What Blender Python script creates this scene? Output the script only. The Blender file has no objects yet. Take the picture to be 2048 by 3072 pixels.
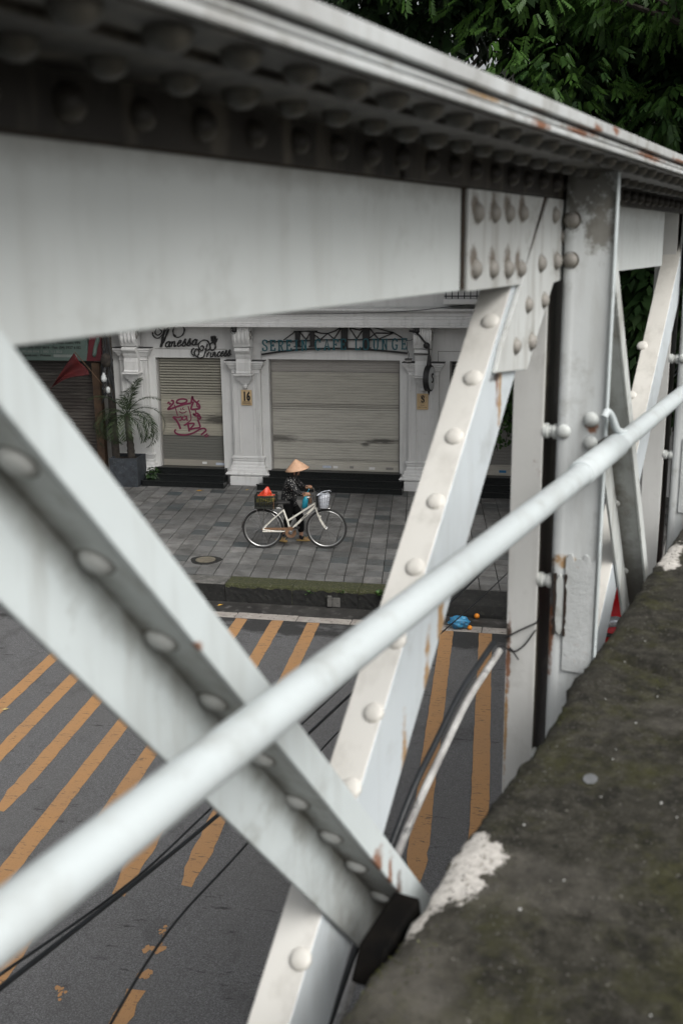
import bpy, bmesh, math, random
import numpy as np
from mathutils import Vector, Matrix, noise as mn
R = math.radians
random.seed(7); rng = np.random.default_rng(7)
scene = bpy.context.scene
col = scene.collection

# ------------------------------------------------------------------ camera
cam_d = bpy.data.cameras.new('camera'); cam = bpy.data.objects.new('camera', cam_d); col.objects.link(cam)
rt = Vector((.97927982, .20219044, -.01140452)); up = Vector((-.03901847, .24364109, .96908027)); fw = Vector((-.19871737, .94855577, -.24648196))
m = Matrix((rt, up, -fw)).transposed().to_4x4(); m.translation = (0, 0, 4.8)
cam.matrix_world = m
cam_d.sensor_fit = 'VERTICAL'; cam_d.sensor_height = 36; cam_d.lens = 3150 / 3072 * 36
cam_d.clip_start = .05; cam_d.clip_end = 600
cam_d.dof.use_dof = True; cam_d.dof.focus_distance = 17.4; cam_d.dof.aperture_fstop = 4.2
scene.camera = cam
# ------------------------------------------------------------------ sky and sun (overcast)
SUN_EL, SUN_AZ = R(46), R(132)          # azimuth clockwise from +Y
w = bpy.data.worlds.new('World'); scene.world = w; w.use_nodes = True
nt = w.node_tree; nt.nodes.clear()
sk = nt.nodes.new('ShaderNodeTexSky'); sk.sky_type = 'NISHITA'; sk.sun_disc = False
sk.sun_elevation = SUN_EL; sk.sun_rotation = SUN_AZ; sk.air_density = 1.0; sk.dust_density = 6.0; sk.ozone_density = 1.0
hs = nt.nodes.new('ShaderNodeHueSaturation'); hs.inputs['Saturation'].default_value = .16
bg = nt.nodes.new('ShaderNodeBackground'); bg.inputs['Strength'].default_value = .12
wo = nt.nodes.new('ShaderNodeOutputWorld')
nt.links.new(sk.outputs[0], hs.inputs['Color']); nt.links.new(hs.outputs[0], bg.inputs[0]); nt.links.new(bg.outputs[0], wo.inputs[0])
sd = bpy.data.lights.new('sun', 'SUN'); sd.energy = 1.5; sd.angle = R(35); sd.color = (1, .98, .95)
so = bpy.data.objects.new('sun', sd); col.objects.link(so)
sdir = Vector((math.sin(SUN_AZ) * math.cos(SUN_EL), math.cos(SUN_AZ) * math.cos(SUN_EL), math.sin(SUN_EL)))
so.rotation_euler = sdir.to_track_quat('Z', 'Y').to_euler(); so.location = sdir * 40
scene.view_settings.view_transform = 'Standard'; scene.view_settings.look = 'None'
scene.view_settings.exposure = .32; scene.view_settings.gamma = 1; scene.view_settings.use_curve_mapping = False

# ------------------------------------------------------------------ materials
MATS = {}
def N(nt, t, **kw):
    n = nt.nodes.new('ShaderNode' + t)
    for k, v in kw.items():
        if k[0] == '_': setattr(n, k[1:], v)
        else: n.inputs[k].default_value = v
    return n
def ramp(nt, fac, stops, interp='LINEAR'):
    r = nt.nodes.new('ShaderNodeValToRGB'); r.color_ramp.interpolation = interp
    e = r.color_ramp.elements
    while len(e) < len(stops): e.new(.5)
    for i, (p, c) in enumerate(stops):
        e[i].position = p; e[i].color = (c, c, c, 1) if not hasattr(c, '__len__') else (*c, 1)
    nt.links.new(fac, r.inputs[0]); return r.outputs[0]
def mixc(nt, fac, a, b):
    mx = nt.nodes.new('ShaderNodeMix'); mx.data_type = 'RGBA'
    if hasattr(fac, 'links') or not isinstance(fac, (int, float)): nt.links.new(fac, mx.inputs[0])
    else: mx.inputs[0].default_value = fac
    for s, i in ((a, 6), (b, 7)):
        if isinstance(s, tuple): mx.inputs[i].default_value = (*s, 1)
        else: nt.links.new(s, mx.inputs[i])
    return mx.outputs[2]
def mathn(nt, op, a, b=None, c=None):
    n = nt.nodes.new('ShaderNodeMath'); n.operation = op
    for i, s in enumerate((a, b, c)):
        if s is None: continue
        if isinstance(s, (int, float)): n.inputs[i].default_value = s
        else: nt.links.new(s, n.inputs[i])
    return n.outputs[0]
def base(name):
    mt = bpy.data.materials.new(name); mt.use_nodes = True; MATS[name] = mt
    nt = mt.node_tree; nt.nodes.clear()
    o = nt.nodes.new('ShaderNodeOutputMaterial'); b = nt.nodes.new('ShaderNodeBsdfPrincipled'); nt.links.new(b.outputs[0], o.inputs[0])
    tc = nt.nodes.new('ShaderNodeTexCoord')
    return mt, nt, b, tc
def noise(nt, vec, scale, detail=4, rough=.55, dist=0):
    detail = detail if detail >= 8 else min(detail, 4)
    n = N(nt, 'TexNoise', Scale=scale, Detail=detail, Roughness=rough, Distortion=dist); nt.links.new(vec, n.inputs['Vector']); return n.outputs['Fac']
def mapping(nt, vec, scale=(1, 1, 1), loc=(0, 0, 0), rot=(0, 0, 0)):
    n = N(nt, 'Mapping', Scale=scale, Location=loc, Rotation=rot); nt.links.new(vec, n.inputs['Vector']); return n.outputs[0]
def bump(nt, b, h, strength=.3, dist=.01):
    n = N(nt, 'Bump', Strength=strength, Distance=dist); nt.links.new(h, n.inputs['Height']); nt.links.new(n.outputs[0], b.inputs['Normal'])
def pm(name, c1, c2=None, scale=6, rough=.6, metal=0, bmp=0, bscale=40, bdist=.004, lo=.35, hi=.65, c3=None, spec=None):
    mt, nt, b, tc = base(name)
    b.inputs['Roughness'].default_value = rough; b.inputs['Metallic'].default_value = metal
    if spec is not None: b.inputs['Specular IOR Level'].default_value = spec
    c2 = c2 or tuple(x * .8 for x in c1)
    f = noise(nt, tc.outputs['Object'], scale, 5)
    c = ramp(nt, f, [(lo, c1), (hi, c2)])
    if c3:
        f3 = noise(nt, mapping(nt, tc.outputs['Object'], loc=(3.1, 7.7, 1.3)), scale * 2.3, 6, .65)
        c = mixc(nt, ramp(nt, f3, [(.55, 0.), (.72, 1.)]), c, c3)
    nt.links.new(c, b.inputs['Base Color'])
    if bmp: bump(nt, b, noise(nt, tc.outputs['Object'], bscale, 5), bmp, bdist)
    return mt

def paint(name, col1, col2, grime=.5, rust=.7, spots=(), lines=()):
    """old white bridge paint: chalky tone, grime, rust freckles, placed rust and dark spots; coordinates are the truss's own metres"""
    mt, nt, b, tc = base(name); v = tc.outputs['Object']
    b.inputs['Roughness'].default_value = .48; b.inputs['Specular IOR Level'].default_value = .35
    c = ramp(nt, noise(nt, v, 2.2, 4), [(.35, col1), (.65, col2)])
    st = noise(nt, mapping(nt, v, (16, 16, 2.2)), 1, 5, .6)
    c = mixc(nt, mathn(nt, 'MULTIPLY', ramp(nt, st, [(.50, 0.), (.74, 1.)]), min(1, grime * .8)), c, (.20, .178, .14))
    gr = noise(nt, v, 7, 7, .7)
    c = mixc(nt, mathn(nt, 'MULTIPLY', ramp(nt, gr, [(.56, 0.), (.74, 1.)]), grime), c, (.16, .15, .115))
    if rust:
        rs = noise(nt, mapping(nt, v, loc=(5, 2, 9)), 11, 8, .72)
        c = mixc(nt, mathn(nt, 'MULTIPLY', ramp(nt, rs, [(.665, 0.), (.715, 1.)]), rust), c, (.16, .06, .022))
    nz = noise(nt, v, 26, 5, .7)
    for (nx, ny, nz_, c0, lo, hi, amp, k, cc) in lines:      # darker band on one side of a line; joint dirt on the falling diagonal
        dp = nt.nodes.new('ShaderNodeVectorMath'); dp.operation = 'DOT_PRODUCT'; nt.links.new(v, dp.inputs[0]); dp.inputs[1].default_value = (nx, ny, nz_)
        ff = mathn(nt, 'ADD', mathn(nt, 'SUBTRACT', dp.outputs['Value'], c0), mathn(nt, 'MULTIPLY', mathn(nt, 'SUBTRACT', noise(nt, mapping(nt, v, (1, 1, 1), (2, 3, 4)), 13, 4, .7), .5), amp))
        mr = N(nt, 'MapRange'); mr.inputs[1].default_value = lo; mr.inputs[2].default_value = hi; nt.links.new(ff, mr.inputs[0])
        c = mixc(nt, mathn(nt, 'MULTIPLY', mr.outputs[0], k), c, cc)
    for (px, py, pz, rx, ry, rz, cc) in spots:
        q = mapping(nt, v, (1 / rx, 1 / ry, 1 / rz), (-px / rx, -py / ry, -pz / rz))
        ln = nt.nodes.new('ShaderNodeVectorMath'); ln.operation = 'LENGTH'; nt.links.new(q, ln.inputs[0])
        d = mathn(nt, 'ADD', ln.outputs['Value'], mathn(nt, 'MULTIPLY', mathn(nt, 'SUBTRACT', nz, .5), 2.4))
        c = mixc(nt, ramp(nt, d, [(.45, .9), (1.05, 0.)]), c, cc)
    nt.links.new(c, b.inputs['Base Color'])
    bump(nt, b, mathn(nt, 'ADD', noise(nt, v, 30, 4), mathn(nt, 'MULTIPLY', noise(nt, v, 150, 3), .3)), .18, .004)
    return mt
RUST = (.22, .075, .022); OCHRE = (.35, .2, .07); DARK = (.03, .024, .018)

paint('paint', (.615, .64, .62), (.53, .55, .53), .66, .75)
paint('paint_cool', (.585, .635, .635), (.51, .555, .558), .48, .6)
paint('web_paint', (.635, .665, .65), (.575, .605, .59), .2, .35, (), [(0, 0, 1, .135, -.055, .01, .06, .75, (.14, .125, .10))])  # browner band towards the top edge
paint('paint_warm', (.67, .655, .605), (.60, .58, .53), .28, .35)  # creamier copy: light on the up-left faces put into the colour
paint('paint_grime_shade', (.042, .037, .031), (.015, .013, .011), .7, .35)  # grime, with the chord underside's shade put into the colour
paint('paint_chord', (.54, .56, .555), (.40, .405, .395), .7, .9,
      [(1.98, .57, .209, .06, .05, .014, RUST), (2.28, .57, .222, .13, .05, .010, RUST), (2.42, .57, .235, .05, .05, .016, RUST), (3.05, .57, .222, .22, .05, .013, RUST), (2.6, .57, .25, .04, .05, .012, RUST), (3.5, .57, .236, .16, .05, .008, RUST), (1.7, .57, .225, .12, .05, .004, OCHRE), (4.6, .57, .22, .2, .05, .02, RUST)])
# -- concrete deck
mt, nt, b, tc = base('deck'); v = tc.outputs['Object']; b.inputs['Roughness'].default_value = .92; b.inputs['Specular IOR Level'].default_value = .15
c = ramp(nt, noise(nt, v, 24, 8, .85), [(.3, (.014, .0132, .010)), (.5, (.036, .034, .027)), (.72, (.088, .082, .068))])
c = mixc(nt, mathn(nt, 'MULTIPLY', ramp(nt, noise(nt, mapping(nt, v, loc=(4, 1, 0)), 4.2, 6, .75), [(.48, 0.), (.66, 1.)]), .55), c, (.046, .047, .013))
c = mixc(nt, ramp(nt, noise(nt, mapping(nt, v, loc=(9, 3, 0)), 9, 5, .8), [(.50, 0.), (.64, .8)]), c, (.014, .0135, .011))
c = mixc(nt, ramp(nt, noise(nt, mapping(nt, v, loc=(6.3, 8, 0)), 2.0, 5, .7), [(.50, 0.), (.68, .6)]), c, (.135, .125, .108))
c = mixc(nt, ramp(nt, noise(nt, mapping(nt, v, loc=(2, 5, 0)), 80, 2, .6), [(.69, 0.), (.73, .6)]), c, (.22, .21, .19))
nl = noise(nt, v, 34, 4, .75); lm = None
for (a, b_, ra, rb_) in ((1.60, .648, .075, .022), (1.70, .632, .085, .036), (1.80, .622, .085, .05), (1.87, .632, .05, .036), (1.82, .595, .075, .04), (1.72, .598, .06, .035), (4.20, .625, .2, .04), (4.05, .60, .1, .03)):
    q = mapping(nt, v, (1 / ra, 1 / rb_, 0), (-a / ra, -b_ / rb_, 0)); ln = nt.nodes.new('ShaderNodeVectorMath'); ln.operation = 'LENGTH'; nt.links.new(q, ln.inputs[0])
    d_ = ramp(nt, mathn(nt, 'ADD', ln.outputs['Value'], mathn(nt, 'MULTIPLY', mathn(nt, 'SUBTRACT', nl, .5), 2.2)), [(.78, 1.), (.98, 0.)]); lm = d_ if lm is None else mathn(nt, 'MAXIMUM', lm, d_)
c = mixc(nt, ramp(nt, noise(nt, mapping(nt, v, loc=(3, 3, 0)), 55, 8, .8), [(.54, 0.), (.66, .7)]), c, (.012, .0115, .009))
c = mixc(nt, ramp(nt, noise(nt, mapping(nt, v, loc=(7, 1, 0)), 48, 8, .8), [(.58, 0.), (.68, .5)]), c, (.13, .122, .105))
c = mixc(nt, mathn(nt, 'MULTIPLY', lm, .95), c, ramp(nt, noise(nt, v, 60, 4, .7), [(.35, (.62, .59, .55)), (.55, (.50, .475, .44)), (.68, (.2, .18, .15))]))
nt.links.new(c, b.inputs['Base Color'])
bump(nt, b, mathn(nt, 'ADD', mathn(nt, 'MULTIPLY', lm, .25), noise(nt, v, 22, 8, .7), mathn(nt, 'MULTIPLY', noise(nt, v, 120, 4, .7), .35)), .7, .012)
# -- asphalt
mt, nt, b, tc = base('asphalt'); v = tc.outputs['Object']; b.inputs['Roughness'].default_value = .72; b.inputs['Specular IOR Level'].default_value = .3
g = noise(nt, v, 95, 3, .8)
c = ramp(nt, g, [(.3, (.050, .050, .051)), (.5, (.112, .112, .114)), (.72, (.25, .25, .255))])
c = mixc(nt, ramp(nt, noise(nt, mapping(nt, v, (1, .5, 1)), .9, 5, .6), [(.4, 0.), (.65, .45)]), c, (.12, .117, .113))
c = mixc(nt, ramp(nt, noise(nt, mapping(nt, v, (2.2, 9, 1)), 1.4, 6, .7), [(.62, 0.), (.70, .75)]), c, (.018, .018, .018))
c = mixc(nt, ramp(nt, noise(nt, v, 220, 1, .5), [(.70, 0.), (.76, .7)]), c, (.26, .26, .26))
c = mixc(nt, ramp(nt, noise(nt, mapping(nt, v, (1, .6, 1), (7, 2, 0)), 2.4, 4, .65), [(.56, 0.), (.72, .5)]), c, (.045, .044, .043))
sy = nt.nodes.new('ShaderNodeSeparateXYZ'); nt.links.new(v, sy.inputs[0])
dm = mathn(nt, 'ADD', sy.outputs[1], mathn(nt, 'MULTIPLY', mathn(nt, 'SUBTRACT', noise(nt, mapping(nt, v, (1.6, 3, 1)), 1.1, 4, .6), .5), 2.6))
mrr = N(nt, 'MapRange'); mrr.inputs[1].default_value = 12.75; mrr.inputs[2].default_value = 13.05; nt.links.new(dm, mrr.inputs[0])
c = mixc(nt, mathn(nt, 'MULTIPLY', mrr.outputs[0], .78), c, (.022, .022, .021))
nt.links.new(c, b.inputs['Base Color'])
bump(nt, b, g, .5, .006)
# -- road paint
mt, nt, b, tc = base('road_paint'); v = tc.outputs['Object']; b.inputs['Roughness'].default_value = .65
c = ramp(nt, noise(nt, v, 1.3, 4), [(.35, (.42, .230, .098)), (.65, (.38, .218, .105))])
c = mixc(nt, ramp(nt, noise(nt, v, 70, 4, .8), [(.5, 0.), (.8, .55)]), c, (.2, .12, .06))
c = mixc(nt, ramp(nt, noise(nt, mapping(nt, v, (5, 22, 1)), 1.5, 6, .75), [(.58, 0.), (.66, .85)]), c, (.06, .058, .055))
c = mixc(nt, ramp(nt, noise(nt, mapping(nt, v, loc=(3, 9, 0)), 28, 4, .8), [(.60, 0.), (.68, .6)]), c, (.08, .075, .07))
nt.links.new(c, b.inputs['Base Color']); bump(nt, b, noise(nt, v, 95, 3, .8), .4, .004)
# -- paving stone
def stone(name, attr):
    mt, nt, b, tc = base(name); b.inputs['Roughness'].default_value = .62; b.inputs['Specular IOR Level'].default_value = .3
    ge = nt.nodes.new('ShaderNodeNewGeometry'); v = ge.outputs['Position']
    if attr:
        a = nt.nodes.new('ShaderNodeAttribute'); a.attribute_name = 'tone'; f = a.outputs['Fac']
    else:
        f = nt.nodes.new('ShaderNodeObjectInfo').outputs['Random']
    c = ramp(nt, f, [(0, (.050, .066, .072)), (.10, (.10, .107, .107)), (.25, (.145, .145, .142)), (.85, (.19, .189, .183)), (1, (.235, .23, .22))])
    c = mixc(nt, mathn(nt, 'MULTIPLY', ramp(nt, noise(nt, v, 2.6, 7, .7), [(.42, 0.), (.64, 1.)]), .78), c, (.072, .070, .066))
    c = mixc(nt, ramp(nt, noise(nt, v, 38, 5, .75), [(.52, 0.), (.72, .5)]), c, (.21, .208, .2))
    c = mixc(nt, ramp(nt, noise(nt, mapping(nt, v, loc=(3, 4, 5)), .75, 4, .6), [(.5, 0.), (.7, .5)]), c, (.05, .049, .046))
    nt.links.new(c, b.inputs['Base Color']); bump(nt, b, noise(nt, v, 45, 6, .7), .5, .005)
    return mt
stone('stone', False); stone('stone_mass', True)
pm('joint', (.028, .027, .024), (.05, .048, .04), 12, .95)
pm('kerb', (.15, .145, .135), (.08, .078, .072), 7, .9, bmp=.6, c3=(.03, .029, .026))
pm('kerb_dark', (.016, .016, .015), (.008, .008, .0075), 9, .9, bmp=.5, bscale=25, bdist=.008, c3=(.035, .036, .028))
pm('moss', (.052, .055, .02), (.028, .032, .012), 16, .95, bmp=.9, bscale=60, bdist=.012, c3=(.14, .135, .11))
pm('gutter', (.38, .35, .315), (.29, .265, .24), 8, .85, bmp=.3, c3=(.09, .085, .08))
pm('mud', (.05, .048, .044), (.022, .021, .02), 3, .6, bmp=.5, c3=(.11, .105, .1))
# -- facade plaster with soft streaks
def plaster(name, a, bcol, dirt=.35):
    mt, nt, b, tc = base(name); ge = nt.nodes.new('ShaderNodeNewGeometry'); v = ge.outputs['Position']; b.inputs['Roughness'].default_value = .75
    c = ramp(nt, noise(nt, v, 1.1, 5), [(.35, a), (.65, bcol)])
    c = mixc(nt, mathn(nt, 'MULTIPLY', ramp(nt, noise(nt, mapping(nt, v, (9, 9, .9)), 1, 6, .65), [(.52, 0.), (.76, 1.)]), dirt), c, (.2, .19, .175))
    c = mixc(nt, mathn(nt, 'MULTIPLY', ramp(nt, noise(nt, v, 13, 6, .7), [(.60, 0.), (.74, 1.)]), dirt), c, (.24, .23, .215))
    nt.links.new(c, b.inputs['Base Color']); bump(nt, b, noise(nt, v, 30, 5), .15, .004); return mt
plaster('plaster', (.68, .68, .665), (.62, .62, .605), .22); plaster('plaster_trim', (.71, .71, .70), (.65, .65, .635), .3)
plaster('plaster_grey', (.28, .27, .25), (.2, .195, .185), .6)
def shutter_mat(name, lo, hi, cs, smear):
    """roller shutter: colour stepped by height, rain dirt"""
    mt, nt, b, tc = base(name); v = tc.outputs['Object']; b.inputs['Roughness'].default_value = .5; b.inputs['Metallic'].default_value = .0
    sx = nt.nodes.new('ShaderNodeSeparateXYZ'); nt.links.new(v, sx.inputs[0])
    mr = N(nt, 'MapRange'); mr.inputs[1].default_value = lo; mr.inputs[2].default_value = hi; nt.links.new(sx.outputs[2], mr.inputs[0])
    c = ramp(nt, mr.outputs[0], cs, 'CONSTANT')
    c = mixc(nt, mathn(nt, 'MULTIPLY', ramp(nt, noise(nt, mapping(nt, v, (.9, 1, 7)), 1.5, 6, .7), [(.45, 0.), (.75, 1.)]), .4), c, (.19, .18, .155))
    for (zc, zr, xc, xr, s) in smear:
        q = mapping(nt, v, (1 / xr, 0, 1 / zr), (-xc / xr, 0, -zc / zr)); ln = nt.nodes.new('ShaderNodeVectorMath'); ln.operation = 'LENGTH'; nt.links.new(q, ln.inputs[0])
        d = mathn(nt, 'ADD', ln.outputs['Value'], mathn(nt, 'MULTIPLY', mathn(nt, 'SUBTRACT', noise(nt, mapping(nt, v, (2, 1, 16)), 1.6, 6, .75), .5), 1.8))
        c = mixc(nt, ramp(nt, d, [(.3, s), (1.0, 0.)]), c, (.045, .042, .036))
    nt.links.new(c, b.inputs['Base Color']); return mt
BG = (.41, .395, .345)
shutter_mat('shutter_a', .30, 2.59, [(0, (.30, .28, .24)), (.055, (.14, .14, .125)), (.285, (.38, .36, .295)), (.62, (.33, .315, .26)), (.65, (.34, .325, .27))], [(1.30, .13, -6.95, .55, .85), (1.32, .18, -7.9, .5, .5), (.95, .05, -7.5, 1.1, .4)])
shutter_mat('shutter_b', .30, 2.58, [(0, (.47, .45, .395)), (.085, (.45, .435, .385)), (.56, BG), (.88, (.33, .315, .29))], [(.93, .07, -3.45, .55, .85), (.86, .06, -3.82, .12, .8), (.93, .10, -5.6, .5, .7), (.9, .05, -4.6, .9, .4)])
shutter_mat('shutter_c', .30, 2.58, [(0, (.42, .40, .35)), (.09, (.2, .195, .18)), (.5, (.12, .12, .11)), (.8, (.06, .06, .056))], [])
shutter_mat('shutter_d', .30, 2.6, [(0, (.062, .052, .045)), (.5, (.052, .043, .038)), (.8, (.04, .034, .03))], [])
pm('granite', (.010, .011, .011), (.016, .018, .018), 30, .3, spec=.3, c3=(.025, .027, .027))
pm('black_iron', (.012, .012, .013), (.02, .019, .018), 20, .5)
pm('teal', (.012, .105, .125), (.010, .075, .095), 20, .45)
pm('plaque', (.60, .44, .25), (.56, .41, .23), 6, .5)
pm('ink', (.012, .011, .010), None, 6, .6)
pm('graffiti', (.19, .022, .065), (.14, .018, .05), 25, .6)
pm('board_green', (.115, .16, .14), (.09, .13, .115), 4, .6)
pm('board_red', (.12, .015, .022), (.09, .012, .018), 4, .6)
pm('print_pale', (.24, .27, .25), None, 4, .5)
pm('wood', (.13, .075, .04), (.085, .048, .027), 9, .7)
pm('wood_dark', (.085, .05, .028), (.05, .03, .018), 9, .8); pm('bark', (.05, .042, .034), (.025, .021, .018), 14, .95, bmp=.8, bscale=30, bdist=.02)
pm('cable', (.012, .014, .016), (.02, .023, .026), 10, .5)
pm('cable_grey', (.16, .17, .18), (.10, .105, .11), 10, .5)
pm('pipe', (.52, .52, .50), (.26, .25, .24), 9, .4, c3=(.04, .04, .04))
pm('pot', (.040, .047, .056), (.022, .026, .031), 7, .7, bmp=.3, c3=(.07, .078, .085))
pm('soil', (.03, .022, .016), (.018, .013, .01), 20, .95, bmp=.8)
pm('flag_red', (.095, .007, .007), (.06, .005, .006), 5, .8)
pm('lamp_white', (.6, .62, .62), (.5, .52, .52), 10, .3)
pm('lime', (.58, .56, .53), (.44, .415, .385), 40, .95, bmp=.8, bscale=90, bdist=.006, c3=(.16, .145, .12))
pm('iron_lid', (.17, .15, .11), (.11, .098, .075), 14, .7, bmp=.4, c3=(.12, .105, .075))
def leafm(name, a, bcol, tr=.25):
    mt, nt, b, tc = base(name); ge = nt.nodes.new('ShaderNodeNewGeometry')
    at = nt.nodes.new('ShaderNodeAttribute'); at.attribute_name = 'tone'
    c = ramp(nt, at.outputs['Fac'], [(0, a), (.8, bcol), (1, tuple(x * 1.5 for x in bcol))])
    nt.links.new(c, b.inputs['Base Color']); b.inputs['Roughness'].default_value = .45; b.inputs['Specular IOR Level'].default_value = .35
    t = nt.nodes.new('ShaderNodeBsdfTranslucent'); nt.links.new(c, t.inputs[0]); mx = nt.nodes.new('ShaderNodeMixShader'); mx.inputs[0].default_value = tr
    nt.links.new(b.outputs[0], mx.inputs[1]); nt.links.new(t.outputs[0], mx.inputs[2])
    nt.links.new(mx.outputs[0], [n for n in nt.nodes if n.type == 'OUTPUT_MATERIAL'][0].inputs[0])
leafm('leaf', (.016, .050, .012), (.082, .175, .033)); leafm('leaf_dark', (.012, .03, .010), (.03, .062, .018), .12)
leafm('leaf_moss', (.03, .034, .008), (.07, .075, .016), .1)
leafm('leaf_palm', (.02, .036, .016), (.055, .08, .036), .12); leafm('leaf_shrub', (.018, .05, .014), (.06, .12, .03))

# ------------------------------------------------------------------ mesh helpers
class MB:
    def __init__(s): s.v = []; s.f = []
    def add(s, vs, fs):
        o = len(s.v); s.v += [tuple(x) for x in vs]; s.f += [tuple(i + o for i in f) for f in fs]; return s
    def box(s, x0, x1, y0, y1, z0, z1):
        return s.add([(x, y, z) for z in (z0, z1) for y in (y0, y1) for x in (x0, x1)],
                     [(0, 2, 3, 1), (4, 5, 7, 6), (0, 1, 5, 4), (2, 6, 7, 3), (0, 4, 6, 2), (1, 3, 7, 5)])
    def hexa(s, a, b):          # two matching loops
        n = len(a); vs = list(a) + list(b)
        return s.add(vs, [tuple(range(n))[::-1], tuple(range(n, 2 * n))] + [(i, (i + 1) % n, n + (i + 1) % n, n + i) for i in range(n)])
    def prism_xz(s, pts, y0, y1): return s.hexa([(x, y1, z) for x, z in pts], [(x, y0, z) for x, z in pts])
    def prism_yz(s, pts, x0, x1): return s.hexa([(x0, y, z) for y, z in pts], [(x1, y, z) for y, z in pts])
    def prism_xy(s, pts, z0, z1): return s.hexa([(x, y, z0) for x, y in pts], [(x, y, z1) for x, y in pts])
    def tube(s, pts, r, seg=8, closed=False, caps=True):
        P = [Vector(p) for p in pts]; n = len(P); rs = r if hasattr(r, '__len__') else [r] * n
        o = len(s.v); prev = None
        for i in range(n):
            if closed: d = P[(i + 1) % n] - P[i - 1]
            else: d = P[min(i + 1, n - 1)] - P[max(i - 1, 0)]
            d.normalize()
            if prev is None:
                a = Vector((0, 0, 1)) if abs(d.z) < .9 else Vector((1, 0, 0)); u_ = d.cross(a).normalized()
            else: u_ = (prev - d * prev.dot(d)).normalized()
            prev = u_; w_ = d.cross(u_)
            for k in range(seg):
                t = 2 * math.pi * k / seg; q = P[i] + (u_ * math.cos(t) + w_ * math.sin(t)) * rs[i]; s.v.append(tuple(q))
        for i in range(n if closed else n - 1):
            for k in range(seg):
                a = o + i * seg + k; b_ = o + i * seg + (k + 1) % seg; c_ = o + ((i + 1) % n) * seg + (k + 1) % seg; d_ = o + ((i + 1) % n) * seg + k
                s.f.append((a, b_, c_, d_))
        if caps and not closed:
            s.f.append(tuple(o + k for k in range(seg))[::-1]); s.f.append(tuple(o + (n - 1) * seg + k for k in range(seg)))
        return s
    def lathe(s, prof, c=(0, 0, 0), seg=16, axis='z'):
        o = len(s.v); n = len(prof)
        for r, z in prof:
            for k in range(seg):
                t = 2 * math.pi * k / seg; x, y = r * math.cos(t), r * math.sin(t)
                p = {'z': (x, y, z), 'y': (x, z, y), 'x': (z, x, y)}[axis]; s.v.append((p[0] + c[0], p[1] + c[1], p[2] + c[2]))
        for i in range(n - 1):
            for k in range(seg): s.f.append((o + i * seg + k, o + i * seg + (k + 1) % seg, o + (i + 1) * seg + (k + 1) % seg, o + (i + 1) * seg + k))
        s.f.append(tuple(o + k for k in range(seg))[::-1]); s.f.append(tuple(o + (n - 1) * seg + k for k in range(seg)))
        return s
    def ribbon(s, pts, w, y0, y1, ws=None):     # flat stroke in the XZ plane, front at y0
        n = len(pts); L = []; Rr = []
        for i in range(n):
            a = Vector(pts[max(i - 1, 0)]); c_ = Vector(pts[min(i + 1, n - 1)]); d = (c_ - a)
            d = d.normalized() if d.length > 1e-9 else Vector((1, 0)); nn = Vector((-d.y, d.x)) * (ws[i] if ws else w) * .5; p = Vector(pts[i])
            L.append(p + nn); Rr.append(p - nn)
        o = len(s.v)
        for y in (y0, y1):
            for q in L: s.v.append((q.x, y, q.y))
            for q in Rr: s.v.append((q.x, y, q.y))
        for i in range(n - 1):
            s.f += [(o + i, o + i + 1, o + n + i + 1, o + n + i), (o + 2 * n + i, o + 3 * n + i, o + 3 * n + i + 1, o + 2 * n + i + 1),
                    (o + i, o + 2 * n + i, o + 2 * n + i + 1, o + i + 1), (o + n + i, o + n + i + 1, o + 3 * n + i + 1, o + 3 * n + i)]
        s.f += [(o, o + n, o + 3 * n, o + 2 * n), (o + n - 1, o + 3 * n - 1, o + 4 * n - 1, o + 2 * n - 1)]
        return s
    def mesh(s, name):
        me = bpy.data.meshes.new(name); me.from_pydata(s.v, [], s.f); bm = bmesh.new(); bm.from_mesh(me); bmesh.ops.recalc_face_normals(bm, faces=bm.faces); bm.to_mesh(me); bm.free(); me.update(); return me
    def build(s, name, mat, parent=None, smooth=0, bevel=0):
        me = s.mesh(name); return mk(name, me, mat, parent, smooth, bevel)
def mk(name, me, mat, parent=None, smooth=0, bevel=0):
    if mat and not me.materials: me.materials.append(MATS[mat])
    o = bpy.data.objects.new(name, me); col.objects.link(o); o.parent = parent
    if smooth:
        for p in me.polygons: p.use_smooth = True
        me.set_sharp_from_angle(angle=R(smooth))
    if bevel:
        bv = o.modifiers.new('bevel', 'BEVEL'); bv.width = bevel; bv.segments = 2; bv.limit_method = 'ANGLE'; bv.angle_limit = R(40)
    return o
def tag(o, label, cat, group=None):
    o['label'] = label; o['category'] = cat
    if group: o['group'] = group
    return o
def empty(name, loc=(0, 0, 0), rz=0, label=None, cat=None, group=None):
    o = bpy.data.objects.new(name, None); col.objects.link(o); o.location = loc; o.rotation_euler = (0, 0, rz); o.empty_display_size = .1
    if label: tag(o, label, cat, group)
    return o
def struct(o): o['kind'] = 'structure'; return o
def inst(name, me, parent, mat4):
    o = bpy.data.objects.new(name, me); col.objects.link(o); o.parent = parent; o.matrix_basis = mat4; return o
def crom(pts, n=6, closed=False):
    P = [np.array(p, float) for p in pts]; out = []
    if closed: P = [P[-1]] + P + [P[0], P[1]]
    else: P = [2 * P[0] - P[1]] + P + [2 * P[-1] - P[-2]]
    for i in range(1, len(P) - 2):
        for k in range(n):
            t = k / n; a, b_, c_, d_ = P[i - 1], P[i], P[i + 1], P[i + 2]
            out.append(tuple(.5 * (2 * b_ + (c_ - a) * t + (2 * a - 5 * b_ + 4 * c_ - d_) * t * t + (3 * b_ - a - 3 * c_ + d_) * t ** 3)))
    if not closed: out.append(tuple(P[-2]))
    return out
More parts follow.
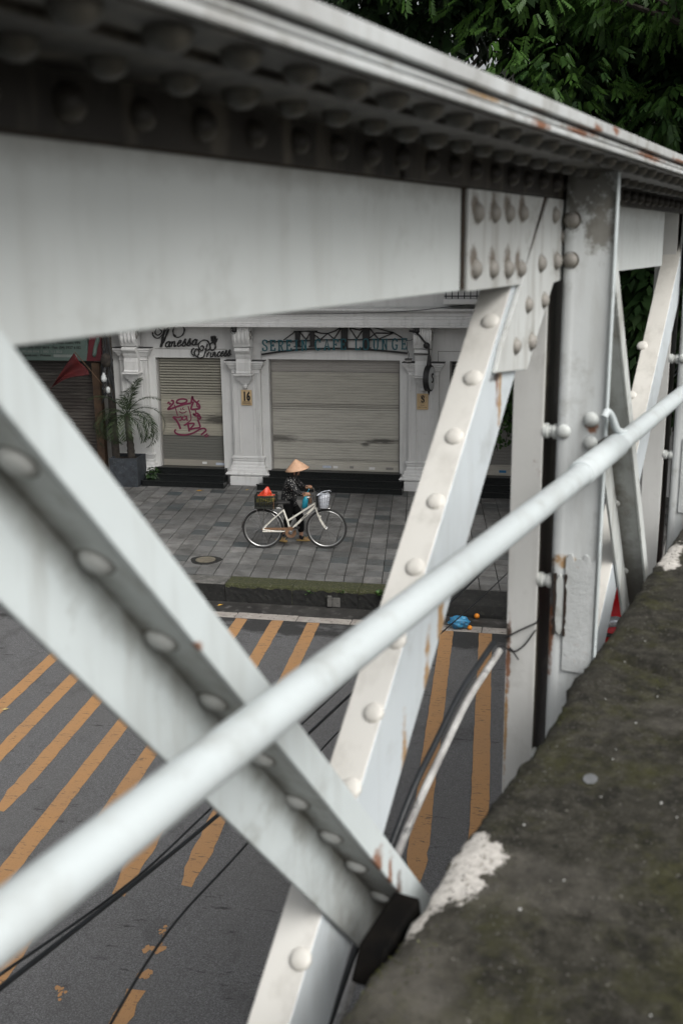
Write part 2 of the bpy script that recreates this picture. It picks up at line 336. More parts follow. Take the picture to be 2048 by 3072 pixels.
def text_obj(body, name, mat, parent, loc, size, extrude=.002, rot=(math.pi / 2, 0, 0), align='CENTER', sx=1, off=0):
    cu = bpy.data.curves.new(name, 'FONT'); cu.body = body; cu.size = size; cu.extrude = extrude; cu.align_x = align; cu.offset = off; cu.resolution_u = 2
    t = bpy.data.objects.new(name, cu); col.objects.link(t)
    dg = bpy.context.evaluated_depsgraph_get(); me = bpy.data.meshes.new_from_object(t.evaluated_get(dg)); bpy.data.objects.remove(t); bpy.data.curves.remove(cu)
    o = mk(name, me, mat, parent); o.location = loc; o.rotation_euler = rot; o.scale = (sx, 1, 1); return o
def leaf_mesh(name, V, tone, mat, parent=None):
    """V: (n,4,3) leaf quads; tone: (n,)"""
    n = len(V); me = bpy.data.meshes.new(name); me.vertices.add(4 * n); me.vertices.foreach_set('co', V.reshape(-1).astype(np.float32))
    me.loops.add(4 * n); me.loops.foreach_set('vertex_index', np.arange(4 * n, dtype=np.int32)); me.polygons.add(n)
    me.polygons.foreach_set('loop_start', np.arange(0, 4 * n, 4, dtype=np.int32)); me.polygons.foreach_set('loop_total', np.full(n, 4, np.int32))
    me.update(calc_edges=True); a = me.attributes.new('tone', 'FLOAT', 'FACE'); a.data.foreach_set('value', tone.astype(np.float32))
    return mk(name, me, mat, parent)

# ------------------------------------------------------------------ ground, road, pavement
ZR = -.27
road = struct(MB().box(-60, 60, -60, 13.36, ZR - .3, ZR).build('road', 'asphalt'))
gnd = struct(MB().add([(-300, -300, -.6), (300, -300, -.6), (300, 300, -.6), (-300, 300, -.6)], [(0, 1, 2, 3)]).build('ground', 'mud'))
# painted hatch stripes: (centre x at the gutter, near end, worn edge)
def stripe(xc, y_end, y_start=13.34, wdt=.172, patches=(), fray=.0035):
    mb = MB()
    def run(ya, yb, w0, fr):
        n = max(6, int(abs(ya - yb) / .12)); L = []; Rr = []
        for i in range(n + 1):
            y = ya + (yb - ya) * i / n; x = xc + (13.36 - y) * .060; k = fr * (1 + 4 * (i / n) ** 6)
            tp = w0 * .5 * (1 - .35 * max(0, (i / n - .93) / .07))
            L.append((x - tp + random.uniform(-k, k), y, ZR + .004)); Rr.append((x + tp + random.uniform(-k, k), y + random.uniform(-.02, .02), ZR + .004))
        mb.add(L + Rr, [(i, i + 1, n + 2 + i, n + 1 + i) for i in range(n)])
    run(y_start, y_end, wdt, fray)
    for (a, b_, w0) in patches:
        if a - b_ > .5: run(a, b_, w0, .02); continue
        for _ in range(7):
            y = random.uniform(b_, a); x = xc + (13.36 - y) * .06 + random.uniform(-.6, .6) * w0; r_ = random.uniform(.15, .38) * w0
            P_ = [(x + r_ * random.uniform(.5, 1.2) * math.cos(t), y + 1.3 * r_ * random.uniform(.5, 1.2) * math.sin(t), ZR + .004 + .0003 * _) for t in np.linspace(0, 6.283, 12)[:-1]]
            mb.add(P_, [tuple(range(11))])
    mb.build('hatch_stripe', 'road_paint', road)
for k, (ye, pt) in enumerate([(7.15, [(6.62, 6.5, .05), (6.42, 6.3, .11), (6.1, 6.04, .09), (5.9, 4.9, .12)]), (6.93, [(5.85, 5.68, .08)]), (5.2, []), (5.6, []), (7.95, []), (7.9, []), (8.6, [])]):
    stripe(-3.207 - .517 * k, ye, patches=pt)
for x, ye in ((-1.363, 7.5), (-.847, 7.2), (-.33, 7.6), (.187, 7.9)): stripe(x, ye)
gut = struct(MB().box(-60, 60, 13.36, 14.05, ZR - .3, ZR - .012).build('gutter_bed', 'mud'))
x = -22.0; i = 0
while x < 12:       # pale precast edge slabs between asphalt and gutter
    L = random.uniform(.75, .95); z = random.uniform(-.004, .004)
    MB().box(x, x + L - .012, 13.362 + random.uniform(0, .006), 13.575 + random.uniform(-.015, .01), ZR - .1, ZR + .006 + z).build('edge_slab', 'gutter', gut, bevel=.006); x += L
pav = struct(MB().box(-60, 60, 14.38, 20.9, -.3, -.022).build('pavement', 'joint'))
# paving stones: columns lean a little against the facade line, courses run parallel to it
SH = -.127; PW, PD = .2855, .305
def tile_poly(ix, iy, dep, inset=.0065):
    y0 = 14.40 + iy * PD; y1 = y0 + PD * dep
    xa = -2.44 + ix * PW + .0003
    f = lambda y: xa + (y - 14.45) * SH
    i_ = inset
    j_ = .010
    return [(f(y0) + i_, y0 + j_), (f(y0) + PW - i_, y0 + j_), (f(y1) + PW - i_, y1 - j_), (f(y1) + i_, y1 - j_)]
shared = {}
def tile_mesh(dep):
    if dep not in shared:
        p = tile_poly(0, 0, dep); cx, cy = p[0]; q = [(a - cx, b_ - cy) for a, b_ in p]
        t = .004; top = [(q[0][0] + t, q[0][1] + t), (q[1][0] - t, q[1][1] + t), (q[2][0] - t, q[2][1] - t), (q[3][0] + t, q[3][1] - t)]
        mb = MB(); mb.add([(a, b_, -.03) for a, b_ in q] + [(a, b_, -.003) for a, b_ in q] + [(a, b_, 0) for a, b_ in top],
                          [(0, 1, 5, 4), (1, 2, 6, 5), (2, 3, 7, 6), (3, 0, 4, 7), (4, 5, 9, 8), (5, 6, 10, 9), (6, 7, 11, 10), (7, 4, 8, 11), (8, 9, 10, 11)])
        me = mb.mesh('paving_stone'); me.materials.append(MATS['stone']); shared[dep] = me
    return shared[dep]
mass = MB(); mass_t = []; cnt = 0
rows = 21
for iy in range(rows):
    for ix in range(-46, 24):
        p = tile_poly(ix, iy, 1); xm = (p[0][0] + p[1][0]) / 2; ym = p[0][1]
        if ym > 20.7: continue
        dz = random.uniform(-.0035, .0035)
        vis = -4.9 - (ym - 14.4) * .55 < xm < -.75 - (ym - 14.4) * .05 and iy < 17
        if vis and cnt < 300:
            inst('paving_stone', tile_mesh(1), pav, Matrix.Translation((p[0][0], p[0][1], dz)) @ Matrix.Rotation(random.uniform(-.004, .004), 4, 'X')); cnt += 1
        else:
            mass.add([(a, b_, -.03) for a, b_ in p] + [(a, b_, dz) for a, b_ in p], [(0, 1, 5, 4), (1, 2, 6, 5), (2, 3, 7, 6), (3, 0, 4, 7), (4, 5, 6, 7)])
            t = random.random(); mass_t += [t] * 5
me = bpy.data.meshes.new('paving_stones'); me.from_pydata(mass.v, [], mass.f); a = me.attributes.new('tone', 'FLOAT', 'FACE'); a.data.foreach_set('value', np.array(mass_t, np.float32))
o = mk('paving_stones', me, 'stone_mass', pav); o['kind'] = 'stuff'
# kerb: plain concrete to the left, mossy kerb in the middle, dropped ramp to the right
kerb = struct(MB().box(-60, -4.72, 14.05, 14.385, -.4, -.006).build('kerb', 'kerb', bevel=.015))
x = -4.70
while x < -1.9:
    L = random.uniform(.85, 1.05); mb = MB(); n = 9; y0 = 14.035 + random.uniform(-.008, .008)
    for j in range(n):
        xa, xb = x + L * j / n, x + L * (j + 1) / n
    prof = [(y0 + .02, -.4), (y0 + .012, -.06), (y0 + .02, -.02), (y0 + .045, .0), (14.37, .006), (14.385, -.02), (14.385, -.4)]
    mb.prism_yz(prof, x, x + L - .006); mb.build('kerb_stone', 'moss', kerb, bevel=.004)
    mb = MB(); nx = int(L / .05); V = []; F = []
    for j in range(nx + 1):
        for k in range(6):
            V.append((x + (L - .006) * j / nx, y0 + .008 + random.uniform(-.005, .004), -.045 - .25 * k / 5 + (random.uniform(-.022, .012) if k == 0 else 0)))
    for j in range(nx):
        for k in range(5): F.append((j * 6 + k, (j + 1) * 6 + k, (j + 1) * 6 + k + 1, j * 6 + k + 1))
    mb.add(V, F); mb.build('kerb_face', 'kerb_dark', kerb); x += L
MB().box(-40, -4.71, 14.04, 14.052, -.32, -.022).build('kerb_face', 'kerb_dark', kerb)
MB().prism_yz([(13.96, -.4), (13.97, -.24), (14.02, -.12), (14.12, -.05), (14.385, -.014), (14.385, -.4)], -1.9, 14).build('ramp', 'kerb_dark', kerb)
# drain mouth and weeds on the kerb
MB().box(-3.16, -3.10, 14.0, 14.06, -.26, -.10).box(-3.10, -2.98, 14.03, 14.06, -.27, -.13).build('drain_mouth', 'kerb', kerb, bevel=.006)
def tuft(name, c, n, L, label, mat='leaf_shrub'):
    V = []; T = []
    for i in range(n):
        a = random.uniform(0, 2 * math.pi); e = random.uniform(.2, 1.3); l = L * random.uniform(.5, 1.1); wd = l * .28
        d = np.array([math.cos(a) * math.cos(e), math.sin(a) * math.cos(e) - .25, math.sin(e)]); s_ = np.array([-math.sin(a), math.cos(a), 0]) * wd
        b0 = np.array(c) + np.array([random.uniform(-.05, .05), random.uniform(-.03, .03), 0]) + d * l * .3
        V.append([b0, b0 + d * l * .5 + s_, b0 + d * l + np.array([0, 0, -.3 * l]), b0 + d * l * .5 - s_]); T.append(random.random())
    o = leaf_mesh(name, np.array(V), np.array(T), mat); tag(o, label, 'weed'); return o
tuft('weed', (-2.38, 14.02, -.05), 26, .10, 'larger leafy green weed hanging over the mossy kerb nearest the drain ramp')
tuft('weed', (-3.42, 14.02, -.08), 14, .06, 'small weed sprouting from the kerb face left of the drain mouth')
tuft('weed', (-2.95, 14.02, -.04), 12, .05, 'tiny weed tuft on the mossy kerb just right of the drain mouth')
# manhole
mh = empty('manhole_cover', (-5.36, 15.10, 0), 0, 'round rusty brown manhole cover set in the grey paving', 'manhole cover')
MB().lathe([(.19, 0), (.19, .010), (.162, .010)], seg=28).build('frame_ring', 'kerb_dark', mh, 40)
MB().lathe([(.158, .004), (.158, .017), (.12, .018), (.115, .013), (.02, .013)], seg=28).build('lid', 'iron_lid', mh, 40)
MB().prism_xy([(.25 * math.cos(t) * (1 + .12 * math.sin(3 * t)), .24 * math.sin(t)) for t in np.linspace(0, 6.28, 17)[:-1]], -.01, .0045).build('mortar_patch', 'kerb_dark', mh)
# litter
def leaf_piece(c, s, rz, mat, label):
    mb = MB(); P = [(-s, 0, .004), (-.3 * s, .35 * s, .016), (.5 * s, .28 * s, .01), (s, 0, .02), (.4 * s, -.3 * s, .014), (-.4 * s, -.32 * s, .006)]
    mb.add(P + [(0, 0, .002)], [(i, (i + 1) % 6, 6) for i in range(6)]); o = mb.build('fallen_leaf', mat); o.location = c; o.rotation_euler = (0, 0, rz); tag(o, label, 'leaf')
pm('leaf_yellow', (.5, .30, .03), (.42, .22, .03), 20, .7); pm('leaf_straw', (.42, .33, .13), (.3, .22, .1), 20, .7)
leaf_piece((-7.05, 19.72, 0), .085, .2, 'leaf_yellow', 'bright yellow fallen leaf on paving below the steps of the graffiti shutter')
leaf_piece((-6.12, 19.95, 0), .055, .9, 'leaf_straw', 'pale straw fallen leaf at the foot of the pilaster numbered 16')
leaf_piece((-4.72, 13.86, ZR - .012), .05, .4, 'leaf_yellow', 'small orange leaf lying in the gutter under the kerb')
leaf_piece((-6.0, 9.98, ZR + .004), .05, .4, 'leaf_straw', 'pale fallen leaf on the asphalt between the two leftmost yellow stripes')
pm('bag_blue', (.03, .17, .36), (.06, .30, .50), 14, .3, c3=(.16, .2, .16)); pm('orange_peel', (.78, .27, .02), (.7, .22, .015), 30, .45, bmp=.3, bscale=90)
def crumple(name, c, r, mat, label, cat, sz=(1, 1, .6), amp=.28, seed=1, parent=None):
    bm = bmesh.new(); bmesh.ops.create_icosphere(bm, subdivisions=4, radius=1)
    for v_ in bm.verts:
        p = v_.co.copy(); k = 1 + amp * mn.noise(p * 2.1 + Vector((seed, 0, 0))) + amp * .6 * abs(mn.noise(p * 5.3 + Vector((0, seed, 0))))
        v_.co = Vector((p.x * sz[0], p.y * sz[1], p.z * sz[2])) * k * r
    zmin = min(v_.co.z for v_ in bm.verts)
    for v_ in bm.verts: v_.co.z -= zmin
    me = bpy.data.meshes.new(name); bm.to_mesh(me); bm.free()
    o = mk(name, me, mat, parent, 50); o.location = c
    if label: tag(o, label, cat)
    return o
crumple('plastic_bag', (-1.22, 13.46, ZR), .125, 'bag_blue', 'crumpled blue plastic bag with fruit peel lying at the road edge', 'bag', (1.05, .7, .62), .35, 3)
o = MB().lathe([(.01, 0)] + [(.038 * math.sin(t), .037 - .037 * math.cos(t)) for t in np.linspace(.25, 2.95, 9)] + [(.006, .073)], (-1.01, 13.93, ZR - .008), 16).build('orange', 'orange_peel', smooth=60); tag(o, 'single bright orange fruit lying in the wet gutter', 'orange')
o = MB().lathe([(.01, 0)] + [(.034 * math.sin(t), .032 - .032 * math.cos(t)) for t in np.linspace(.25, 2.95, 9)] + [(.006, .064)], (-1.065, 13.44, ZR + .004), 14).build('orange', 'orange_peel', smooth=60); tag(o, 'orange spilling out of the crumpled blue plastic bag', 'orange')

# ------------------------------------------------------------------ white shophouse
YW, YS = 20.60, 20.73
shop = empty('shophouse', (-4.4, 20.6, 0), 0, 'white colonial shophouse with moulded pilasters, cornice and three roller shutters', 'building')
shop.location = (0, 0, 0)
OP = [(-8.205, -6.80, .30, 2.59), (-5.79, -3.105, .30, 2.578), (-2.12, .62, .30, 2.575)]
XL, XR = -9.22, 2.6
mb = MB(); xs = XL
for (a, b_, z0, z1) in OP:
    mb.box(xs, a, YW, YW + .4, 0, 3.3); mb.box(a, b_, YW, YW + .4, z1, 3.3); xs = b_
mb.box(xs, XR, YW, YW + .4, 0, 3.3); mb.box(XL, XR, YW + .02, YW + .4, 3.3, 7.6)
mb.build('wall', 'plaster', shop)
# thin raised frieze lines
for (x0, x1, z0, z1) in ((-8.2, -6.68, 2.765, 2.775), (-2.343, .8, 2.76, 2.77), (-2.355, -2.345, 2.52, 2.77), (-5.935, -5.925, 2.53, 2.74)):
    MB().box(x0, x1, YW - .008, YW + .01, z0, z1).build('frieze_moulding', 'plaster_grey', shop)
prof = [(YW + .3, 3.255), (20.12, 3.255), (20.12, 3.29), (20.145, 3.30), (20.145, 3.335), (20.165, 3.345), (20.165, 3.40), (20.20, 3.41), (20.20, 3.455), (20.235, 3.465), (20.235, 3.525), (20.155, 3.54), (20.10, 3.575), (20.10, 3.605), (20.35, 3.625), (YW + .3, 3.64)]
MB().prism_yz(prof, XL - .02, XR).build('cornice', 'plaster_trim', shop)
mb = MB().box(XL, XR, 20.42, 20.62, 3.63, 3.98).build('attic_band', 'plaster', shop)
def shutter(xa, xb, z0, z1, pitch, mat, deep):
    prof = []; z = z0 + .12; k = 0
    while z < z1 + .06:
        dd = .06 if z > deep else -.003
        gp = .70 if z > deep else .86
        prof += [(YS - .006, z), (YS - .012, z + pitch * .25), (YS - .012, z + pitch * gp), (YS + dd, z + pitch * (gp + .02)), (YS + dd, z + pitch * .98)]; z += pitch
    V = []; F = []
    for (y, zz) in prof: V += [(xa - .03, y, zz), (xb + .03, y, zz)]
    for i in range(len(prof) - 1): F.append((2 * i, 2 * i + 1, 2 * i + 3, 2 * i + 2))
    s = MB().add(V, F).build('roller_shutter', mat, shop)
    MB().box(xa + .004, xb - .004, YS - .03, YS + .02, z0, z0 + .125).build('bottom_rail', mat, s, bevel=.004)
    for x_ in (xa - .002, xb - .03): MB().box(x_, x_ + .032, YS - .05, YS + .04, z0, z1).build('guide_rail', 'plaster_grey', s)
    return s
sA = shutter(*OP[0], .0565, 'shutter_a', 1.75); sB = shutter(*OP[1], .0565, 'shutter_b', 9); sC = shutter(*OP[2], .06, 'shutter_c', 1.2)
pm('sticker', (.55, .60, .66), (.4, .45, .55), 60, .5); pm('sticker_blue', (.02, .12, .28), (.02, .18, .35), 60, .5)
for par, xx, zz, wd, mt_ in ((sA, -7.02, .335, .19, 'sticker'), (sA, -7.32, .35, .1, 'plaster_trim'), (sB, -4.72, .345, .18, 'sticker'), (sB, -4.5, .345, .1, 'plaster_trim'), (sB, -4.15, .35, .08, 'plaster_grey'), (sB, -3.75, .34, .12, 'plaster_trim'), (sB, -3.4, .345, .15, 'plaster_grey'), (sC, -1.12, .36, .14, 'sticker_blue')):
    MB().box(xx, xx + wd, YS - .033, YS - .031, zz, zz + .05).build('sticker', mt_, par)
mb = MB()
for i, zz in enumerate((1.60, 1.63, 1.665, 1.555)): mb.box(OP[1][0] + .03, OP[1][1] - .03, YS - .0135, YS - .011, zz, zz + .006)
mb.box(OP[1][0] + .03, OP[1][1] - .03, YS - .0135, YS - .011, .515, .522).box(OP[1][0] + .03, OP[1][1] - .03, YS - .0135, YS - .011, 2.32, 2.327)
mb.build('slat_seam', 'black_iron', sB)
# steps
def steps(xa, xb, back=YS + .05):
    s = MB().box(xa + .14, xb - .10, 20.42, back, 0, .298).build('threshold_step', 'granite', shop, bevel=.006)
    MB().box(xa + .07, xb - .05, 20.20, 20.44, 0, .20).build('middle_step', 'granite', shop, bevel=.006)
    MB().box(xa, xb, 19.98, 20.22, 0, .10).build('bottom_step', 'granite', shop, bevel=.006)
    mb = MB()
    for (ya, z, i) in ((20.40, .298, .14), (20.18, .20, .07), (19.96, .10, 0)): mb.box(xa + i - .01, xb - i * .7 + .01, ya, ya + .05, z - .003, z + .022)
    mb.build('step_nosing', 'granite', shop, bevel=.004)
steps(-8.40, -6.64); steps(-5.93, -2.97); steps(-2.15, .6)
# pilasters
def pilaster(xc, ztop=2.55, console=True, half=.30):
    mb = MB().box(xc - half, xc + half, 20.50, YW + .01, .58, ztop - .24)
    p = mb.build('pilaster', 'plaster', shop)
    t = MB()       # sunk panel edged by thin mouldings
    for x0, x1 in ((xc - .165, xc - .145), (xc + .145, xc + .165), (xc - half + .03, xc - half + .045), (xc + half - .045, xc + half - .03), (xc + half - .09, xc + half - .08)):
        t.box(x0, x1, 20.483, 20.505, .64, ztop - .27)
    t.build('panel_moulding', 'plaster_trim', p)
    b_ = MB()      # base: plinth, torus, flared scotia
    b_.box(xc - .36, xc + .34, 20.33, YW + .01, 0, .185)
    b_.build('plinth', 'plaster_trim', p, bevel=.006)
    prof = [(.40, .185), (.45, .20), (.47, .225), (.45, .255), (.405, .27), (.40, .31), (.375, .34), (.37, .375), (.345, .40), (.34, .445), (.32, .47), (.335, .50), (.335, .53), (.35, .545), (.35, .57), (.325, .585)]
    L = []; V = []; F = []
    for (h, z) in prof: V += [(xc - h, YW + .01, z), (xc - h, 20.50 - (h - .32) * .9, z), (xc + h, 20.50 - (h - .32) * .9, z), (xc + h, YW + .01, z)]
    for i in range(len(prof) - 1):
        for k in range(3): F.append((4 * i + k, 4 * i + k + 1, 4 * i + k + 5, 4 * i + k + 4))
    F += [(0, 1, 2, 3), tuple(4 * (len(prof) - 1) + k for k in range(4))]
    MB().add(V, F).build('base_moulding', 'plaster_trim', p)
    prof = [(.29, ztop - .26), (.31, ztop - .245), (.30, ztop - .235), (.305, ztop - .17), (.335, ztop - .15), (.335, ztop - .13), (.355, ztop - .11), (.36, ztop - .085), (.385, ztop - .07), (.385, ztop - .05), (.405, ztop - .03), (.41, ztop - .005), (.41, ztop), (.40, ztop + .004)]
    V = []; F = []
    for (h, z) in prof: V += [(xc - h, YW + .01, z), (xc - h, 20.50 - (h - .29) * 1.0, z), (xc + h, 20.50 - (h - .29) * 1.0, z), (xc + h, YW + .01, z)]
    for i in range(len(prof) - 1):
        for k in range(3): F.append((4 * i + k, 4 * i + k + 1, 4 * i + k + 5, 4 * i + k + 4))
    F += [(0, 1, 2, 3), tuple(4 * (len(prof) - 1) + k for k in range(4))]
    MB().add(V, F).build('capital', 'plaster_trim', p)
    MB().box(xc - .415, xc + .415, 20.385, YW + .01, ztop + .001, ztop + .018).build('capital_flashing', 'black_iron', p)
    if console:
        zt = 3.255
        def sc(yz, hx, mat, nm):
            V = []; F = []; n = len(yz)
            for (y, z) in yz: V += [(xc - hx, y, z), (xc + hx, y, z)]
            for i in range(n): j = (i + 1) % n; F.append((2 * i, 2 * i + 1, 2 * j + 1, 2 * j))
            F += [tuple(range(0, 2 * n, 2)), tuple(range(1, 2 * n, 2))[::-1]]
            return MB().add(V, F).build(nm, mat, p, bevel=.006)
        # upper scroll volute
        vol = [(20.40, zt), (20.27, zt - .0), (20.235, zt - .06), (20.225, zt - .14), (20.23, zt - .26), (20.255, zt - .33), (20.29, zt - .40), (20.32, zt - .42), (20.42, zt - .42), (20.5, zt - .42), (20.5, zt)]
        o = sc(vol, .175, 'plaster_trim', 'console_scroll')
        for sx in (-1, 1):
            sp = [(xc + sx * .178, 20.33 + (.085 - t * .011) * math.cos(t), zt - .20 + (.12 - t * .016) * math.sin(t)) for t in np.linspace(0, 6.6, 26)]
            MB().tube(sp, .014, 6).build('volute', 'plaster_grey', o, 60)
        fl = MB()
        for dx in (-.12, -.04, .04, .12): fl.tube([(xc + dx, 20.235, zt - .07), (xc + dx, 20.222, zt - .15), (xc + dx, 20.225, zt - .27), (xc + dx, 20.25, zt - .335)], [.012, .028, .03, .014], 8)
        fl.build('fluting', 'plaster_trim', o, 60)
        ac = MB()      # acanthus drip edge
        for dx, l in ((-.15, .05), (-.1, .09), (-.05, .12), (0, .14), (.05, .12), (.1, .09), (.15, .05)): ac.tube([(xc + dx, 20.245, zt - .02), (xc + dx, 20.225, zt - l)], [.032, .018], 8)
        ac.build('acanthus', 'plaster_trim', o, 60)
        s2 = [(20.30, zt - .43), (20.26, zt - .445), (20.26, zt - .49), (20.33, zt - .56), (20.34, zt - .60), (20.37, zt - .66), (20.355, zt - .74), (20.36, zt - .90), (20.33, zt - .925), (20.33, zt - .945), (20.5, zt - .95), (20.5, zt - .43)]
        o2 = sc(s2, .155, 'plaster_trim', 'console_shaft')
        MB().box(xc - .11, xc + .11, 20.352, 20.37, zt - .89, zt - .72).build('carved_panel', 'plaster', o2, bevel=.01)
        MB().box(xc - .19, xc + .19, 20.29, 20.5, zt - .985, zt - .951).build('console_shelf', 'plaster_trim', o2, bevel=.006)
        mb = MB()
        for i, hx in enumerate((.16, .155, .135, .105, .075)): mb.box(xc - hx, xc + hx, 20.36 + i * .02, 20.5, zt - 1.03 - i * .035, zt - .986 - i * .035)
        mb.lathe([(.012, -.05), (.05, -.02), (.055, .02), (.03, .05)], (xc, 20.45, zt - 1.22), 10); mb.build('pendant', 'plaster_trim', o2, bevel=.004)
    return p
p16 = pilaster(-6.245); pS = pilaster(-2.62); pilaster(1.05); pL = pilaster(-8.65, 2.79)
# first floor: balcony with plants, windows behind
bal = MB().box(-2.20, 2.4, 19.95, 20.6, 3.70, 3.80).build('balcony_slab', 'plaster_trim', shop, bevel=.01)
x = -2.16
while x < 2.4: MB().box(x, x + .018, 19.99, 20.008, 3.8, 4.65).build('baluster', 'black_iron', bal); x += .115
MB().box(-2.18, 2.38, 19.98, 20.02, 4.65, 4.70).box(-2.18, 2.38, 19.985, 20.015, 3.84, 3.86).build('balcony_rail', 'black_iron', bal)
pm('glass_dark', (.02, .025, .028), (.03, .035, .038), 2, .08)
for xx in (-8.0, -5.4, -3.6, -1.2, .8):
    wn = MB().box(xx, xx + 1.0, YW - .03, YW + .03, 4.3, 6.2).build('window', 'plaster_trim', shop, bevel=.01)
    for dx in (.07, .53): MB().box(xx + dx, xx + dx + .40, YW - .035, YW - .031, 4.4, 6.1).build('pane', 'glass_dark', wn)
MB().box(XL - .1, XR + .1, 20.2, 21.2, 7.6, 7.8).build('roof_parapet', 'plaster_trim', shop, bevel=.02)
MB().box(XL, XR, 21.0, 27, 0, 7.55).build('rear_block', 'plaster_grey', shop)
# house-number plaques
pl = empty('number_plaque', (-6.235, 20.478, 1.806), 0, 'yellow plaque with black number 16 on the middle pilaster', 'plaque')
MB().box(-.112, .112, -.006, .006, -.158, .158).build('plate', 'plaque', pl, bevel=.003)
text_obj('16', 'digits', 'ink', pl, (0, -.008, -.055), .245, .001, sx=.66, off=.013)
mb = MB()
for zz, ww in ((-.088, .15), (-.112, .17), (-.134, .17)):      # fine print, too small to read
    xx = -ww / 2
    while xx < ww / 2: d_ = random.uniform(.008, .022); mb.box(xx, xx + d_, -.0085, -.0075, zz, zz + .011); xx += d_ + .004
mb.build('fine_print', 'ink', pl)
pl = empty('name_plaque', (-2.635, 20.478, 1.79), 0, 'yellow plaque with a black double-S monogram on the right pilaster', 'plaque')
MB().box(-.112, .112, -.006, .006, -.158, .158).build('plate', 'plaque', pl, bevel=.003)
MB().tube([(.082 * math.cos(t), -.007, .045 + .082 * math.sin(t)) for t in np.linspace(0, 6.2832, 33)[:-1]], .0018, 5, closed=True).build('ring', 'wood', pl)
mb = MB()
S = crom([(.034, .035), (.012, .058), (-.022, .045), (-.018, .022), (.012, .004), (.03, -.015), (.022, -.04), (-.008, -.05), (-.032, -.036)], 5)
mb.ribbon([(x, z + .058) for x, z in S], .016, -.009, -.007); mb.ribbon([(x + .004, z + .035) for x, z in S], .016, -.0096, -.0076)
mb.build('monogram', 'ink', pl)
text_obj('Serein', 'caption', 'ink', pl, (0, -.008, -.08), .032, .0006)
text_obj('Cafe & Lounge', 'caption', 'ink', pl, (0, -.008, -.118), .030, .0006)
# small camera domes, flood lamp, wiring
for xx, lb in ((-6.36, 'small black security camera under the cornice above the plaque numbered 16'), (-2.72, 'small black security camera under the cornice above the monogram plaque')):
    c_ = empty('security_camera', (xx, 20.2, 3.2), 0, lb, 'camera')
    MB().box(-.05, .05, -.04, .04, .01, .055).build('mount', 'black_iron', c_, bevel=.004); MB().lathe([(.045, .01), (.055, -.02), (.04, -.05), (.01, -.062)], seg=12).build('dome', 'black_iron', c_, 50)
    MB().tube(crom([(-.06, 0, .04), (-.07, -.02, -.03), (-.02, -.03, -.085), (.03, -.01, -.07)], 5), .005, 5).build('lead', 'cable', c_, 60)
c_ = empty('flood_lamp', (-2.90, 20.34, 2.585), 0, 'small grey flood lamp standing on the right capital below the sign', 'lamp')
MB().box(-.06, .06, -.05, .04, -.005, .045).build('housing', 'pipe', c_, bevel=.008); MB().box(-.07, .07, -.055, .05, .045, .06).build('hood', 'black_iron', c_, bevel=.003)
o = MB().tube(crom([(-2.95, 20.48, 2.98), (-2.85, 20.4, 3.0), (-2.76, 20.3, 3.10), (-2.73, 20.22, 3.2)], 6), .005, 5).tube(crom([(-2.955, 20.5, 2.95), (-2.945, 20.5, 2.8), (-2.9, 20.42, 2.72), (-2.91, 20.36, 2.63)], 6), .006, 5).build('sign_wiring', 'cable', shop, 60)
o = MB().tube(crom([(-6.0, 20.09, 3.50), (-4.4, 20.08, 3.52), (-3.0, 20.08, 3.56), (-2.0, 20.1, 3.66), (-1.2, 20.1, 3.75)], 8), .006, 5).build('facade_wire', 'cable', shop, 60)

# ------------------------------------------------------------------ cafe sign: slab letters on a bridge-shaped iron frame
def SGN(cx, cy): return (-6.041626 + .002149 * cx - .000027 * cy, 3.35936 + .000014 * cx - .002084 * cy)
sign = empty('cafe_sign', (0, 0, 0), 0, 'teal SEREIN CAFE LOUNGE letters on black bridge-shaped iron frame above the wide shutter', 'sign')
arch = crom([SGN(66, 328), SGN(250, 300), SGN(500, 277), SGN(800, 270), SGN(1100, 281), SGN(1300, 298), SGN(1444, 313)], 5)
MB().ribbon(arch, .036, 20.53, 20.57).build('arch_bar', 'black_iron', sign)
MB().ribbon([SGN(110, 205), SGN(400, 200), SGN(630, 188), SGN(900, 186), SGN(1440, 182)], .022, 20.531, 20.569).build('deck_bar', 'black_iron', sign)
for k, (x0, x1, y0, y1) in enumerate(((393, 436, 108, 248), (533, 575, 108, 246), (826, 888, 68, 270), (1027, 1092, 68, 262))):
    a, b_ = SGN(x0, y0), SGN(x1, y1); MB().box(a[0], b_[0], 20.515, 20.585, b_[1], a[1]).build('tower', 'black_iron', sign, bevel=.004)
    MB().box(a[0] - .03, b_[0] + .03, 20.51, 20.59, b_[1] - .012, b_[1] + .002).build('tower_foot', 'black_iron', sign)
bars = [[(280, 190), (385, 115)], [(378, 108), (600, 108)], [(436, 116), (495, 185)], [(495, 185), (533, 125)], [(575, 112), (640, 126), (700, 128), (770, 105), (820, 72)], [(575, 140), (630, 185)], [(636, 180), (700, 128)], [(700, 128), (760, 180)], [(760, 180), (822, 80)],
        [(810, 68), (1130, 70)], [(905, 78), (972, 178)], [(972, 178), (1025, 100)], [(905, 76), (1000, 98), (1027, 84)], [(1092, 80), (1172, 178)], [(1092, 170), (1150, 125)], [(1120, 70), (1200, 92), (1310, 120), (1392, 168)], [(1180, 178), (1310, 125)], [(1150, 125), (1310, 126)]]
mb = MB()
for k, pth in enumerate(bars):
    q = [SGN(*p) for p in pth]; mb.tube([(x, 20.55 + .0015 * (k % 3), z) for x, z in q], .0125, 6)
mb.build('truss_bars', 'black_iron', sign, 60)
